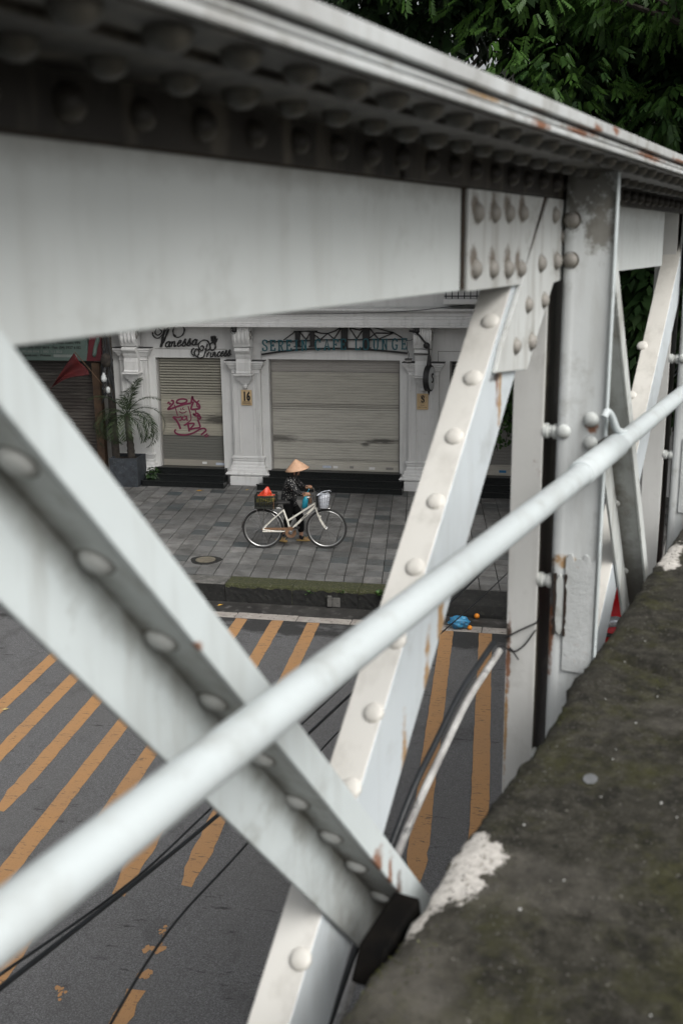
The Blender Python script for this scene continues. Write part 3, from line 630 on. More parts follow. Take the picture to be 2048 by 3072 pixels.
# slab-serif strokes on a 1 x 1.35 grid
GL = {'S': [[(.82, 1.12), (.78, 1.27), (.5, 1.35), (.2, 1.26), (.14, 1.0), (.32, .78), (.68, .6), (.86, .38), (.8, .1), (.5, 0), (.2, .07), (.15, .25)], [(.84, .98), (.84, 1.34)], [(.14, .02), (.14, .38)]],
      'E': [[(.22, 0), (.22, 1.35)], [(.05, 1.3), (.88, 1.3)], [(.05, .05), (.88, .05)], [(.22, .68), (.6, .68)], [(.86, 1.0), (.86, 1.34)], [(.86, .0), (.86, .36)], [(.6, .52), (.6, .84)]],
      'R': [[(.22, 0), (.22, 1.35)], [(.05, 1.3), (.6, 1.3), (.8, 1.15), (.8, .85), (.6, .66), (.22, .66)], [(.05, .05), (.4, .05)], [(.52, .66), (.8, .05), (.98, .05)]],
      'I': [[(.5, 0), (.5, 1.35)], [(.25, 1.3), (.75, 1.3)], [(.25, .05), (.75, .05)]],
      'N': [[(.2, 0), (.2, 1.35)], [(.05, 1.3), (.26, 1.3), (.8, .04)], [(.8, 0), (.8, 1.35)], [(.62, 1.3), (.96, 1.3)], [(.04, .05), (.38, .05)]],
      'C': [[(.84, 1.06), (.72, 1.27), (.5, 1.35), (.24, 1.22), (.13, .9), (.13, .45), (.24, .12), (.5, 0), (.76, .08), (.86, .3)], [(.84, .95), (.84, 1.34)]],
      'A': [[(.12, .04), (.5, 1.35), (.88, .04)], [(.28, .45), (.72, .45)], [(0, .05), (.32, .05)], [(.7, .05), (1, .05)], [(.36, 1.32), (.54, 1.32)]],
      'F': [[(.22, 0), (.22, 1.35)], [(.05, 1.3), (.88, 1.3)], [(.05, .05), (.42, .05)], [(.22, .68), (.6, .68)], [(.86, 1.0), (.86, 1.34)], [(.6, .52), (.6, .84)]],
      'L': [[(.25, 0), (.25, 1.35)], [(.08, 1.3), (.48, 1.3)], [(.08, .05), (.9, .05)], [(.88, .0), (.88, .4)]],
      'O': [[(.5, 1.35), (.22, 1.22), (.12, .9), (.12, .45), (.22, .12), (.5, 0), (.78, .12), (.88, .45), (.88, .9), (.78, 1.22), (.5, 1.35)]],
      'U': [[(.2, 1.3), (.2, .4), (.3, .1), (.5, 0), (.7, .1), (.8, .4), (.8, 1.3)], [(.03, 1.3), (.38, 1.3)], [(.62, 1.3), (.97, 1.3)]],
      'G': [[(.84, 1.06), (.72, 1.27), (.5, 1.35), (.24, 1.22), (.13, .9), (.13, .45), (.24, .12), (.5, 0), (.74, .06), (.82, .25), (.82, .55)], [(.55, .56), (.98, .56)], [(.84, .95), (.84, 1.34)]]}
def letter(ch, x0, z0, wd, ht, parent, y, mat, st=.026):
    mb = MB()
    for k, s_ in enumerate(GL[ch]): mb.ribbon([(x0 + px * wd, z0 + pz * ht / 1.35) for px, pz in s_], st * (1 if len(s_) > 1 and k == 0 else .8), y - .0012 * k, y + .03)
    mb.build('letter', mat, parent)
LX = [(78, 'S', 290), (155, 'E', 289), (232, 'R', 290), (310, 'E', 288), (382, 'I', 290), (455, 'N', 287), (585, 'C', 283), (670, 'A', 283), (752, 'F', 281), (825, 'E', 279), (958, 'L', 281), (1032, 'O', 278), (1128, 'U', 278), (1208, 'N', 278), (1302, 'G', 276), (1388, 'E', 274)]
for cx, ch, cy in LX:
    a = SGN(cx, cy); letter(ch, a[0], a[1], .125 if ch != 'O' else .135, .215, sign, 20.47, 'teal')
# ------------------------------------------------------------------ script sign
def VS(cx, cy): return (-8.400732 + .001324 * cx - .000061 * cy, 3.419417 + .000009 * cx - .001247 * cy)
van = empty('script_sign', (0, 0, 0), 0, 'black iron script sign Vanessa Princess above the graffiti shutter', 'sign')
def scr(name, strokes, wd=.022):
    mb = MB()
    for k, s_ in enumerate(strokes):
        pts = crom([VS(*p) for p in s_], 5); n = len(pts)
        mb.ribbon(pts, wd, 20.548 - .0012 * k, 20.575, [wd * (.65 + .5 * abs(math.sin(i * .55 + k))) for i in range(n)])
    mb.build(name, 'black_iron', van)
scr('flourish', [[(240, 185), (300, 240), (240, 300), (190, 260), (215, 190)], [(150, 250), (155, 300), (215, 350), (280, 325), (330, 265), (400, 185), (430, 140)], [(480, 230), (500, 310), (560, 335), (630, 305), (665, 240), (660, 180), (600, 130), (520, 150), (480, 230)], [(490, 280), (530, 320)]], .020)
scr('capital_letter', [[(350, 190), (325, 300), (300, 400), (280, 495)], [(280, 495), (320, 420), (365, 320), (415, 200)], [(310, 330), (295, 480)]], .034)
def word(name, spec, ox, oy, sl, sx, sy, wd):
    strokes = []
    for ch, dx in spec:
        for s_ in {'a': [[(.75, .7), (.45, .95), (.12, .6), (.15, .2), (.45, .05), (.7, .35), (.8, .95)], [(.8, .95), (.75, .3), (.85, .05), (1.05, .2)]], 'n': [[(.1, .95), (.15, .05)], [(.15, .5), (.4, .9), (.6, .75), (.6, .1)], [(.6, .1), (.75, .02), (1.0, .25)]],
                   'e': [[(.15, .5), (.55, .6), (.65, .85), (.45, 1.0), (.2, .7), (.2, .25), (.45, .02), (.9, .3)]], 's': [[(.05, .1), (.45, 1.2)], [(.45, 1.2), (.5, .7), (.68, .3), (.45, -.02), (.15, .12)], [(.45, 0), (.95, .3)]],
                   'r': [[(.1, .9), (.2, .05)], [(.2, .5), (.4, .95), (.65, .85)]], 'i': [[(.2, .9), (.22, .15), (.4, .02), (.7, .25)], [(.24, 1.25), (.28, 1.32)]], 'c': [[(.68, .8), (.45, .98), (.15, .6), (.2, .15), (.5, .02), (.9, .3)]]}[ch]:
            strokes.append([(ox + (dx + px + py * sl) * sx, oy - (dx + px) * sx * .075 - py * sy) for px, py in s_])
    scr(name, strokes, wd)
word('lettering', [('a', 0), ('n', 1.05), ('e', 2.1), ('s', 3.0), ('s', 3.85), ('a', 4.75)], 345, 500, .22, 92, 100, .024)
scr('capital_letter', [[(1075, 440), (1030, 385), (960, 385), (900, 440), (910, 520), (950, 550), (980, 510), (960, 470), (930, 490)], [(1070, 430), (1085, 510), (1040, 545), (1000, 520)], [(1040, 440), (1010, 560), (985, 645)], [(985, 645), (930, 670), (860, 640), (830, 580), (860, 525), (900, 545), (900, 610), (860, 640)], [(830, 640), (785, 590), (795, 530), (825, 515)], [(1085, 450), (1110, 425), (1155, 430), (1172, 490), (1140, 540), (1095, 530), (1085, 480)]], .022)
word('lettering', [('r', 0), ('i', .8), ('n', 1.45), ('c', 2.5), ('e', 3.3), ('s', 4.15), ('s', 4.95)], 1020, 662, .2, 68, 84, .019)
mb = MB()
for k, (a, b_) in enumerate((((1108, 400), (1098, 318)), ((1128, 395), (1120, 312)), ((1148, 395), (1148, 310)), ((1165, 398), (1172, 320)), ((1178, 410), (1198, 355)))): mb.ribbon([VS(*a), VS(*b_)], .019, 20.548 - .001 * k, 20.575)
mb.ribbon([VS(1140, 375), VS(1142, 425)], .085, 20.554, 20.575); mb.build('hand_emblem', 'black_iron', van)
# ------------------------------------------------------------------ graffiti on the narrow shutter
def GR(cx, cy): return (-8.034343 + .000841 * cx - .000039 * cy, 1.971645 + .000018 * cx - .000807 * cy)
gs = [([(10, 440), (60, 400), (70, 460), (115, 430)], 30), ([(110, 360), (165, 370), (170, 430), (100, 510), (30, 590), (160, 560), (330, 500), (500, 455), (640, 430)], 50), ([(300, 440), (255, 410), (300, 345), (420, 320), (525, 350), (500, 410), (380, 440), (280, 425)], 44), ([(640, 430), (670, 260), (690, 330), (760, 400), (840, 470), (860, 560), (760, 590), (650, 590), (650, 520), (700, 400)], 50), ([(850, 360), (790, 420), (800, 520), (850, 530)], 36), ([(200, 470), (240, 600), (285, 760)], 26), ([(560, 510), (600, 640), (630, 770), (630, 870), (540, 950), (450, 1020)], 30),
      ([(360, 560), (380, 620)], 18), ([(440, 540), (410, 580), (470, 600)], 18), ([(330, 650), (400, 690), (480, 670), (520, 640)], 24), ([(160, 790), (250, 880), (320, 1000), (360, 1110)], 52), ([(180, 790), (300, 800), (390, 780)], 34), ([(390, 780), (380, 870), (320, 880)], 30), ([(430, 780), (410, 850), (470, 870), (520, 800), (450, 760)], 30), ([(520, 760), (540, 900)], 34), ([(700, 740), (800, 700), (860, 760), (750, 760), (690, 700)], 44), ([(750, 610), (770, 700)], 30), ([(800, 740), (890, 800), (850, 850), (800, 800)], 44), ([(810, 860), (850, 960), (870, 1060), (740, 1090), (600, 1120)], 44), ([(600, 1120), (720, 970), (560, 970), (450, 1010)], 40), ([(560, 990), (580, 1100), (590, 1175)], 44),
      ([(240, 1120), (205, 1170), (260, 1235), (400, 1265), (560, 1255), (720, 1200), (880, 1110), (990, 1095), (1025, 1150), (960, 1210), (900, 1260)], 42), ([(1070, 1230), (980, 1290)], 34), ([(1100, 1270), (1020, 1320)], 30)]
mb = MB()
for k, (s_, wd) in enumerate(gs): mb.ribbon(crom([GR(*p) for p in s_], 5), wd * .00082, YS - .0150 - .0004 * k, YS - .0135)
mb.build('graffiti_tag', 'graffiti', sA)
# ------------------------------------------------------------------ round projecting sign on the right pilaster
def EM(cx, cy): return (-2.943903 + .00083 * cx, 3.381551 - .000825 * cy)
rs = empty('round_sign', (-2.475, 20.16, 2.29), R(81), 'round white projecting sign with black rim hung edge-on from the right pilaster', 'sign')
MB().lathe([(.235, -.055), (.25, -.05), (.25, .05), (.235, .055)], seg=32, axis='y').build('rim', 'black_iron', rs, 40)
for sy in (-1, 1): MB().lathe([(.22, 0), (.22, .008), (.2, .012)] if sy > 0 else [(.2, -.012), (.22, -.008), (.22, 0)], (0, .052 * sy, 0), 32, 'y').build('face', 'lamp_white', rs, 40)
mb = MB()
for dx in (0, .03): mb.ribbon([(x * 1.6 + dx, z * 1.6) for x, z in S], .016, -.069 - dx * .05, -.063)
mb.build('emblem', 'ink', rs)
MB().tube([(0, 0, .25), (0, 0, .42), (0, 0, .46)], [.05, .03, .012], 10).tube([(0, 0, -.24), (0, 0, -.33)], [.03, .004], 8).build('finial', 'black_iron', rs, 50)
mb = MB().tube([(0, .3, .46), (0, 0, .46)], .012, 8).tube(crom([(0, 0, .46), (0, .02, .6), (0, .1, .7), (0, .25, .86), (0, .4, .9)], 5), .02, 8).lathe([(.01, -.06), (.06, -.03), (.065, .02), (.03, .06)], (0.03, .06, .62), 10)
mb.build('bracket', 'black_iron', rs, 60)

# ------------------------------------------------------------------ dark neighbour on the left
nb = empty('dark_shopfront', (0, 0, 0), 0, 'dark brown shuttered shopfront at the far left beside the white shophouse', 'building')
mb = MB().box(-18, -14.4, 20.45, 21, 0, 3.6).box(-14.4, -9.5, 20.45, 21, 2.55, 3.6).box(-9.5, -9.235, 20.45, 21, 0, 3.6).box(-18, -9.235, 20.5, 26, 3.6, 7.2)
mb.build('wall', 'plaster_grey', nb)
prof = []; z = .30; V = []; F = []
while z < 2.56: prof += [(20.58, z), (20.56, z + .012), (20.56, z + .052), (20.58, z + .054)]; z += .07
for (y, zz) in prof: V += [(-14.42, y, zz), (-9.48, y, zz)]
for i in range(len(prof) - 1): F.append((2 * i, 2 * i + 1, 2 * i + 3, 2 * i + 2))
MB().add(V, F).build('roller_shutter', 'shutter_d', nb); MB().box(-14.4, -9.5, 20.1, 20.9, 0, .30).build('doorstep', 'mud', nb, bevel=.01)
MB().box(-9.50, -9.33, 20.30, 20.46, .05, 2.5).build('timber_jamb', 'wood_dark', nb, bevel=.008)
MB().box(-18, -9.24, 19.9, 21, 6.9, 7.3).build('roof_edge', 'plaster_grey', nb)
bd = empty('shop_billboard', (0, 20.28, 0), 0, 'green shop billboard with dark address lines and red end panel over the dark shutter', 'sign')
MB().box(-13.6, -9.54, -.02, .04, 2.54, 3.55).build('panel', 'board_green', bd, bevel=.004)
MB().prism_xz([(-9.575, 2.54), (-9.235, 2.54), (-9.235, 3.55), (-9.36, 3.55)], -.026, .04).build('end_panel', 'board_red', bd)
MB().tube(crom([(-9.40, -.03, 2.62), (-9.36, -.034, 2.78), (-9.32, -.034, 2.9), (-9.27, -.03, 3.02)], 4), [.012] * 1 + [.045] * 11 + [.012], 8).build('pictured_ring', 'board_green', bd, 60)
for z_, t_, sz in ((3.02, 'TC, FE, EAB', .1), (2.885, 'Tran Nhat Duat, P. Dong Xuan, Q. Hoan Kiem, HN', .082), (2.785, '(04) 3927 4505 - (04) 3927 6616 - Fax: (04) 3927 6182', .078)):
    text_obj(t_, 'lettering', 'ink', bd, (-9.68, -.024, z_), sz, .001, align='RIGHT', off=.001)
text_obj('090 408 9094  |  0901 712 0022', 'lettering', 'print_pale', bd, (-10.1, -.024, 2.70), .07, .001, align='RIGHT', off=.001)
text_obj('@gmail.com - Website:', 'lettering', 'ink', bd, (-10.35, -.024, 2.625), .07, .001, align='RIGHT', off=.001)
MB().box(-10.3, -9.78, -.024, -.019, 2.612, 2.665).build('pale_strip', 'print_pale', bd)
# pole with lamp in front of the party wall
po = empty('utility_pole', (-9.02, 20.12, 0), 0, 'dark utility pole with tangled cables and white lamp beside the planter', 'pole')
MB().tube([(.03, 0, 0), (.01, 0, 1.6), (0, 0, 3.4), (-.02, 0, 6.4)], [.085, .08, .075, .06], 14).build('shaft', 'bark', po, 60)
mb = MB()
for k in range(16):
    a = random.uniform(0, 6.28); z0 = random.uniform(1.9, 2.6); mb.tube(crom([(.09 * math.cos(a), .09 * math.sin(a) - .03, z0), (.14 * math.cos(a + .7) - .03, .1 * math.sin(a + .7) - .08, z0 - .18), (.13 * math.cos(a + 1.3), -.1, z0 + .05), (.06 * math.cos(a + 2), -.09, z0 + random.uniform(.1, .9))], 5), .009, 5)
mb.build('cable_tangle', 'cable', po, 60)
lp = MB().lathe([(.02, .10), (.03, .06), (.05, .03), (.062, -.03), (.05, -.08), (.012, -.095)], (-.06, -.16, 2.24), 14).build('lamp_bulb', 'lamp_white', po, 60)
MB().tube([(-.06, -.16, 2.32), (-.05, -.13, 2.42), (0, -.05, 2.46)], .02, 8).build('lamp_socket', 'black_iron', lp, 60)
MB().lathe([(.02, .07), (.045, .03), (.04, -.05), (.012, -.07)], (.0, -.13, 1.98), 12).build('meter_box', 'lamp_white', po, 60)
MB().lathe([(.01, .16), (.09, .10), (.13, -.02), (.1, -.14), (.03, -.18)], (-.02, -.05, 2.60), 12).build('junction_bundle', 'bark', po, 60)
# red flag on a slanted staff
fl = empty('flag', (-9.2, 19.98, 0), 0, 'drooping dark red flag on a thin staff at the far left', 'flag')
MB().tube([(.10, .05, 2.02), (-.46, -.06, 2.76)], .008, 6).build('staff', 'wood', fl, 60)
nu, nv = 18, 14; V = []; F = []
for i in range(nu + 1):
    for j in range(nv + 1):
        s_, t_ = i / nu, j / nv
        A = np.array([-.47 + .28 * s_, -.06 + .05 * s_, 2.74 - .44 * s_]); B_ = np.array([-1.15 + .45 * s_, -.08, 1.86 + .36 * s_ ** .7])
        p = A * (1 - t_) + B_ * t_; bulge = math.sin(math.pi * t_) * .05; p = p + np.array([.02 * math.sin(9 * s_ + 2 * t_), -.05 * math.sin(7 * s_ + 3 * t_) - .02, -.04 * bulge])
        V.append(tuple(p))
for i in range(nu):
    for j in range(nv): F.append((i * (nv + 1) + j, (i + 1) * (nv + 1) + j, (i + 1) * (nv + 1) + j + 1, i * (nv + 1) + j + 1))
o = MB().add(V, F).build('cloth', 'flag_red', fl, 80); sm = o.modifiers.new('thick', 'SOLIDIFY'); sm.thickness = .003
# planter and palm
pt = empty('planter', (-8.735, 20.10, 0), R(3), 'square dark slate planter holding a palm left of the graffiti shutter', 'planter')
MB().prism_xy([(-.29, -.28), (.29, -.28), (.29, .28), (-.29, .28)], 0, .06).box(-.295, .295, -.285, -.24, .04, .60).box(-.295, .295, .24, .285, .04, .60).box(-.295, -.25, -.24, .24, .04, .60).box(.25, .295, -.24, .24, .04, .60).build('tub', 'pot', pt, bevel=.006)
MB().box(-.25, .25, -.24, .24, .05, .54).build('soil', 'soil', pt)
pa = empty('palm_plant', (-8.63, 20.06, .54), 0, 'potted date palm with arching feathery fronds in the slate planter', 'palm')
MB().tube(crom([(0, 0, 0), (-.01, 0, .3), (-.03, 0, .62), (-.045, -.01, .92)], 5), [.075 - .0012 * i + (.01 if i % 2 else 0) for i in range(16)], 10).build('trunk', 'bark', pa, 40)
def frond(az, el, L, droop, n=34, ll=.26):
    """one feathery frond: curved rib with paired leaflets"""
    P = []; h = np.array([math.cos(az), math.sin(az), 0]); p = np.array([-.045, -.01, .90]); e = el
    for i in range(n + 1):
        P.append(p.copy()); d = h * math.cos(e) + np.array([0, 0, 1]) * math.sin(e); p = p + d * L / n; e -= droop / n * (1 + i / n)
    V = []; T = []; side = np.array([-math.sin(az), math.cos(az), 0])
    for i in range(5, n + 1):
        t = (P[min(i + 1, n)] - P[i - 1]); t /= np.linalg.norm(t); nr = np.cross(side, t); l = ll * math.sin(math.pi * (.12 + .85 * (i - 5) / (n - 5))) ** .6
        for sg in (-1, 1):
            d = side * sg * .75 + t * .62 - nr * .1 + rng.normal(0, .07, 3); d /= np.linalg.norm(d); d2 = d + np.array([0, 0, -.45]); wv = np.cross(d, nr); wv = wv / np.linalg.norm(wv) * .0095
            b0 = P[i]; V.append([b0, b0 + d * l * .45 + wv, b0 + d * l * .5 + d2 / np.linalg.norm(d2) * l * .5, b0 + d * l * .45 - wv]); T.append(rng.random())
    return P, V, T
fs = [(0, 1.15, .75, 1.1), (.35, .8, 1.0, 2.1), (-.5, .75, .95, 2.2), (3.3, .8, .9, 2.2), (2.7, .6, .95, 2.2), (-1.2, .7, .9, 2.4), (-2.2, .75, .9, 2.3), (1.5, .9, .85, 2.0), (2.2, 1.1, .8, 1.6), (-.1, .35, .95, 2.1), (3.6, .3, .9, 1.9), (-1.7, .4, .8, 2.2), (.8, .5, .85, 2.1), (-2.7, 1.2, .8, 1.2), (-.9, 1.35, .7, .7), (1.0, 1.4, .7, .5), (-.3, -.1, .6, 1.3), (-2.9, .0, .6, 1.3)]
for f_ in fs:
    P, V, T = frond(f_[0], f_[1], f_[2] * 1.22, f_[3]); r_ = MB().tube([tuple(p) for p in P[::3]], [.009 * (1 - .8 * i / 12) for i in range(len(P[::3]))], 5).build('frond', 'leaf_palm', pa, 60)
    leaf_mesh('leaflets', np.array(V), np.array(T), 'leaf_palm', r_)
# small shrub at the foot of the left pilaster
def bush(name, c, r, n, ls, mat, label, cat, zs=1.0, stem=True):
    rt_ = empty(name, c, 0, label, cat); V = []; T = []
    for i in range(n):
        d = rng.normal(0, 1, 3); d /= np.linalg.norm(d); p = d * r * np.array([1, 1, zs]) * rng.random() ** .4; p[2] += r * zs
        n_ = d + rng.normal(0, .5, 3) + np.array([0, 0, .5]); n_ /= np.linalg.norm(n_); t = np.cross(n_, rng.normal(0, 1, 3)); t /= np.linalg.norm(t); s_ = np.cross(n_, t); l = ls * rng.uniform(.6, 1.3)
        V.append([p, p + t * l * .5 + s_ * l * .26, p + t * l - np.array([0, 0, .15 * l]), p + t * l * .5 - s_ * l * .26]); T.append(rng.random())
    leaf_mesh('foliage', np.array(V), np.array(T), mat, rt_)
    if stem: MB().tube([(0, 0, 0), (.02, .01, r * zs), (0, 0, r * zs * 1.5)], [.015, .012, .006], 6).build('stem', 'bark', rt_, 60)
    return rt_
bush('shrub', (-8.27, 20.28, .02), .17, 170, .09, 'leaf_dark', 'small dark shrub squeezed between planter and black steps', 'shrub', 1.0)
# climbing greenery in front of the right-hand bay
vr = empty('climbing_plant', (-1.12, 19.75, 1.02), 0, 'leafy green climber hanging in front of the right-hand shutter', 'climber'); V = []; T = []; st_ = MB()
for k in range(26):
    x0, y0 = rng.uniform(-.12, .9), rng.uniform(-.2, .2); zt = 2.75; zb = max(rng.uniform(-.05, .7), .0); pts = [(x0 + .05 * math.sin(3 * z_ + k), y0 + .05 * math.cos(2 * z_ + k), z_) for z_ in np.linspace(zt, zb, 16)]; st_.tube(pts, .006, 5)
    for i in range(100):
        q = np.array(pts[rng.integers(0, 16)]) + rng.normal(0, .07, 3); a = rng.uniform(0, 6.28); d = np.array([math.cos(a) * .7, math.sin(a) * .7 - .25, -.6 + rng.normal(0, .35)]); d /= np.linalg.norm(d); s_ = np.cross(d, rng.normal(0, 1, 3)); s_ /= np.linalg.norm(s_); l = rng.uniform(.07, .13)
        q[2] = max(q[2], .08); V.append([q, q + d * l * .5 + s_ * l * .32, q + d * l, q + d * l * .5 - s_ * l * .32]); T.append(rng.random() ** 1.5)
leaf_mesh('leaves', np.array(V), np.array(T), 'leaf_shrub', vr); st_.build('vines', 'bark', vr, 60)
# building added behind the right-hand trees; deep shade put into its dark walls
rb = empty('shaded_house', (0, 0, 0), 0, 'house behind the trees at right, dark walls standing in for shade', 'building')
pm('dark_wall', (.035, .03, .025), (.022, .02, .017), 2, .8)
MB().box(2.62, 16, 20.5, 27, 0, 7.0).build('wall', 'dark_wall', rb); MB().prism_yz([(20.0, 6.9), (20.0, 7.05), (23.7, 8.6), (27.4, 7.05), (27.4, 6.9)], 2.62, 16.2).build('roof', 'wood', rb)
for xx in (3.4, 5.4, 7.4, 9.4):
    d_ = MB().box(xx, xx + 1.2, 20.46, 20.52, .1, 2.5).build('door', 'wood', rb, bevel=.01); MB().box(xx + .1, xx + 1.1, 20.455, 20.459, 1.2, 2.3).build('pane', 'glass_dark', d_)

# ------------------------------------------------------------------ trees
def spray_template(pairs=5, L=.34, ll=.125):
    out = []
    for i in range(pairs):
        t = .18 + .75 * i / pairs
        for sg in (-1, 1):
            b0 = np.array([t * L, 0, -.10 * t * t * L]); d = np.array([.62, sg * .78, -.28]); d /= np.linalg.norm(d); s_ = np.array([-d[1], d[0], 0]); s_ /= np.linalg.norm(s_); l = ll * (.75 + .5 * t) ; wv = l * .25
            out.append([b0, b0 + d * l * .45 + s_ * wv + np.array([0, 0, .012]), b0 + d * l + np.array([0, 0, -.18 * l]), b0 + d * l * .45 - s_ * wv + np.array([0, 0, .012])])
    b0 = np.array([L * .93, 0, -.08 * L]); d = np.array([1, 0, -.5]); d /= np.linalg.norm(d); s_ = np.array([0, 1, 0]); out.append([b0, b0 + d * ll * .45 + s_ * ll * .2, b0 + d * ll, b0 + d * ll * .45 - s_ * ll * .2])
    return np.array(out)
SPR = spray_template()
rng = np.random.default_rng(23)
def tree(name, label, base_, crowns, n_cl, per, mat, trunk_h, tr=.26, clr=(.5, .95), tmpl=SPR, scl=(.56, .92), bias=.45):
    rt_ = empty(name, base_, 0, label, 'tree'); mb = MB(); B0 = np.array(base_)
    mb.tube(crom([(0, 0, -.3), (.05, .03, trunk_h * .4), (-.05, .06, trunk_h * .75), (.02, .0, trunk_h)], 5), [tr * (1.25 - .5 * i / 15) for i in range(16)], 12)
    C = []
    for (c, r) in crowns:
        for _ in range(n_cl):
            d = rng.normal(0, 1, 3); d /= np.linalg.norm(d); C.append((np.array(c) - B0 + d * np.array(r) * rng.random() ** bias, d))
    V = []; T = []
    for ci, (c, d) in enumerate(C):
        if ci % 6 == 0:
            mid = np.array([0, 0, trunk_h * .9]) * .5 + c * .5 + np.array([0, 0, .5]); mb.tube(crom([(0, 0, trunk_h * .92), tuple(mid), tuple(c)], 5), [tr * .20 * (1 - .085 * i) for i in range(11)], 6)
        R_ = rng.uniform(*clr); tone0 = rng.uniform(0, .45)
        for _ in range(per):
            e = rng.normal(0, 1, 3); e /= np.linalg.norm(e); p = c + e * R_ * np.array([1, 1, .7]) * rng.random() ** .4
            h = e + .35 * d + rng.normal(0, .3, 3); h[2] = h[2] * .35 - .42; h /= np.linalg.norm(h); s_ = np.cross(np.array([0, 0, 1.]), h); s_ /= (np.linalg.norm(s_) + 1e-6); s_ = s_ + rng.normal(0, .28, 3); s_ -= h * (s_ @ h); s_ /= np.linalg.norm(s_); u_ = np.cross(h, s_)
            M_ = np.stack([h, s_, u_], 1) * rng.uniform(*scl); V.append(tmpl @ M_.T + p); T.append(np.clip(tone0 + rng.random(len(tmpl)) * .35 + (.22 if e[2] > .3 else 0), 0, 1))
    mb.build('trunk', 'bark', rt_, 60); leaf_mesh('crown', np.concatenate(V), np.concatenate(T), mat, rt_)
    return rt_
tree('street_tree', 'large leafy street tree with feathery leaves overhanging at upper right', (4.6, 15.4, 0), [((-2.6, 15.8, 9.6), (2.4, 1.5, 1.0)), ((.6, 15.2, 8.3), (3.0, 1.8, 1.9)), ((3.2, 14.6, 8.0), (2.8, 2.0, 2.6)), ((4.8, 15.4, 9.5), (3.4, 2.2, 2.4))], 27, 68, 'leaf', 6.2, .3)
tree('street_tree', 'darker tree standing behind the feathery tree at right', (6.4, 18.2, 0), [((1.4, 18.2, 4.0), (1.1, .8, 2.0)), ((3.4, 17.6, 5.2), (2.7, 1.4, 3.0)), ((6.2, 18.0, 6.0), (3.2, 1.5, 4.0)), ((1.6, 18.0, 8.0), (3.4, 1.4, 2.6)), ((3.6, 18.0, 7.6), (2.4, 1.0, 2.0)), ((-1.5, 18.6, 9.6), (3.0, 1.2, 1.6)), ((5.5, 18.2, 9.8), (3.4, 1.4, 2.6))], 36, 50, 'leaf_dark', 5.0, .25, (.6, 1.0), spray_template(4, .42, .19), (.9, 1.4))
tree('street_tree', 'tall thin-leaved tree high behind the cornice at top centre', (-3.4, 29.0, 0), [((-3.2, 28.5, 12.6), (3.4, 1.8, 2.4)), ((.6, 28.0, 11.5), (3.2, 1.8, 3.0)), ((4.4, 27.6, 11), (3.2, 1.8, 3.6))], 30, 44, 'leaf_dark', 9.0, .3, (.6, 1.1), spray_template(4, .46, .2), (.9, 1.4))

tree('street_tree', 'unseen dark tree added to shade the far-left shopfront', (-12.6, 16.6, 0), [((-10.6, 17.9, 5.9), (2.3, 1.5, 1.5)), ((-12.6, 17.0, 6.6), (2.6, 1.8, 1.8))], 30, 44, 'leaf_dark', 5.0, .28, (.6, 1.0), spray_template(4, .42, .19), (.9, 1.4))  # added out of view so its crown shades the left shopfront

# ------------------------------------------------------------------ bridge: local axes u along the bridge, n to its left, z from eye level
BR = math.atan2(.96725151, .25381984)
HZ = 4.8
tr_ = empty('bridge_truss', (0, 0, HZ), BR, 'white painted riveted steel bridge truss crossing the whole foreground', 'bridge')
# dome rivets, one mesh for all, axis +Z
def rivet_mesh(nm, mat, r=.021, h=.015, ring=False):
    mb = MB(); prof = ([(r * 1.22, -.002), (r * 1.18, .0012)] if ring else []) + [(r * 1.02, -.002), (r, .001), (r * .93, h * .45), (r * .7, h * .78), (r * .38, h * .96), (r * .05, h)]
    me = mb.lathe(prof, seg=12).mesh(nm)
    for p in me.polygons: p.use_smooth = True
    me.materials.append(MATS[mat])
    if ring:
        me.materials.append(MATS['dirt_ring'])
        for p in me.polygons:
            if p.center.x ** 2 + p.center.y ** 2 > (r * 1.0) ** 2: p.material_index = 1
    return me
paint('rivet_grime_shade', (.075, .072, .064), (.034, .032, .027), .6, .4); paint('rivet_stained', (.36, .345, .315), (.17, .155, .132), .8, .4)  # first: chord rivets, grime deepened with painted underside shade
pm('dirt_ring', (.10, .085, .065), (.17, .15, .12), 40, .9)
RV = rivet_mesh('rivet', 'paint', ring=True); RVC = rivet_mesh('rivet_grimy_shade', 'rivet_grime_shade', .024, .021); RVD = rivet_mesh('rivet_dark', 'paint_grime_shade', .021, .020); RVS = rivet_mesh('rivet_stained', 'rivet_stained', ring=True); RVT = rivet_mesh('rivet_top', 'paint_chord', .019, .010); RVW = rivet_mesh('rivet_warm', 'paint_warm', .023, .0095); RVB = rivet_mesh('rivet_big', 'paint', .022, .013)
def rivet(parent, p, nrm, me=None):
    q = Vector(nrm).to_track_quat('Z', 'Y'); s_ = random.uniform(.93, 1.07)
    inst('rivet', me or RV, parent, Matrix.Translation(p) @ q.to_matrix().to_4x4() @ Matrix.Scale(s_, 4))
pm('corroded_seam', (.022, .017, .013), (.05, .035, .022), 40, .9)
NW = .828
U1, U2, U0 = 3.056, 5.244, .34
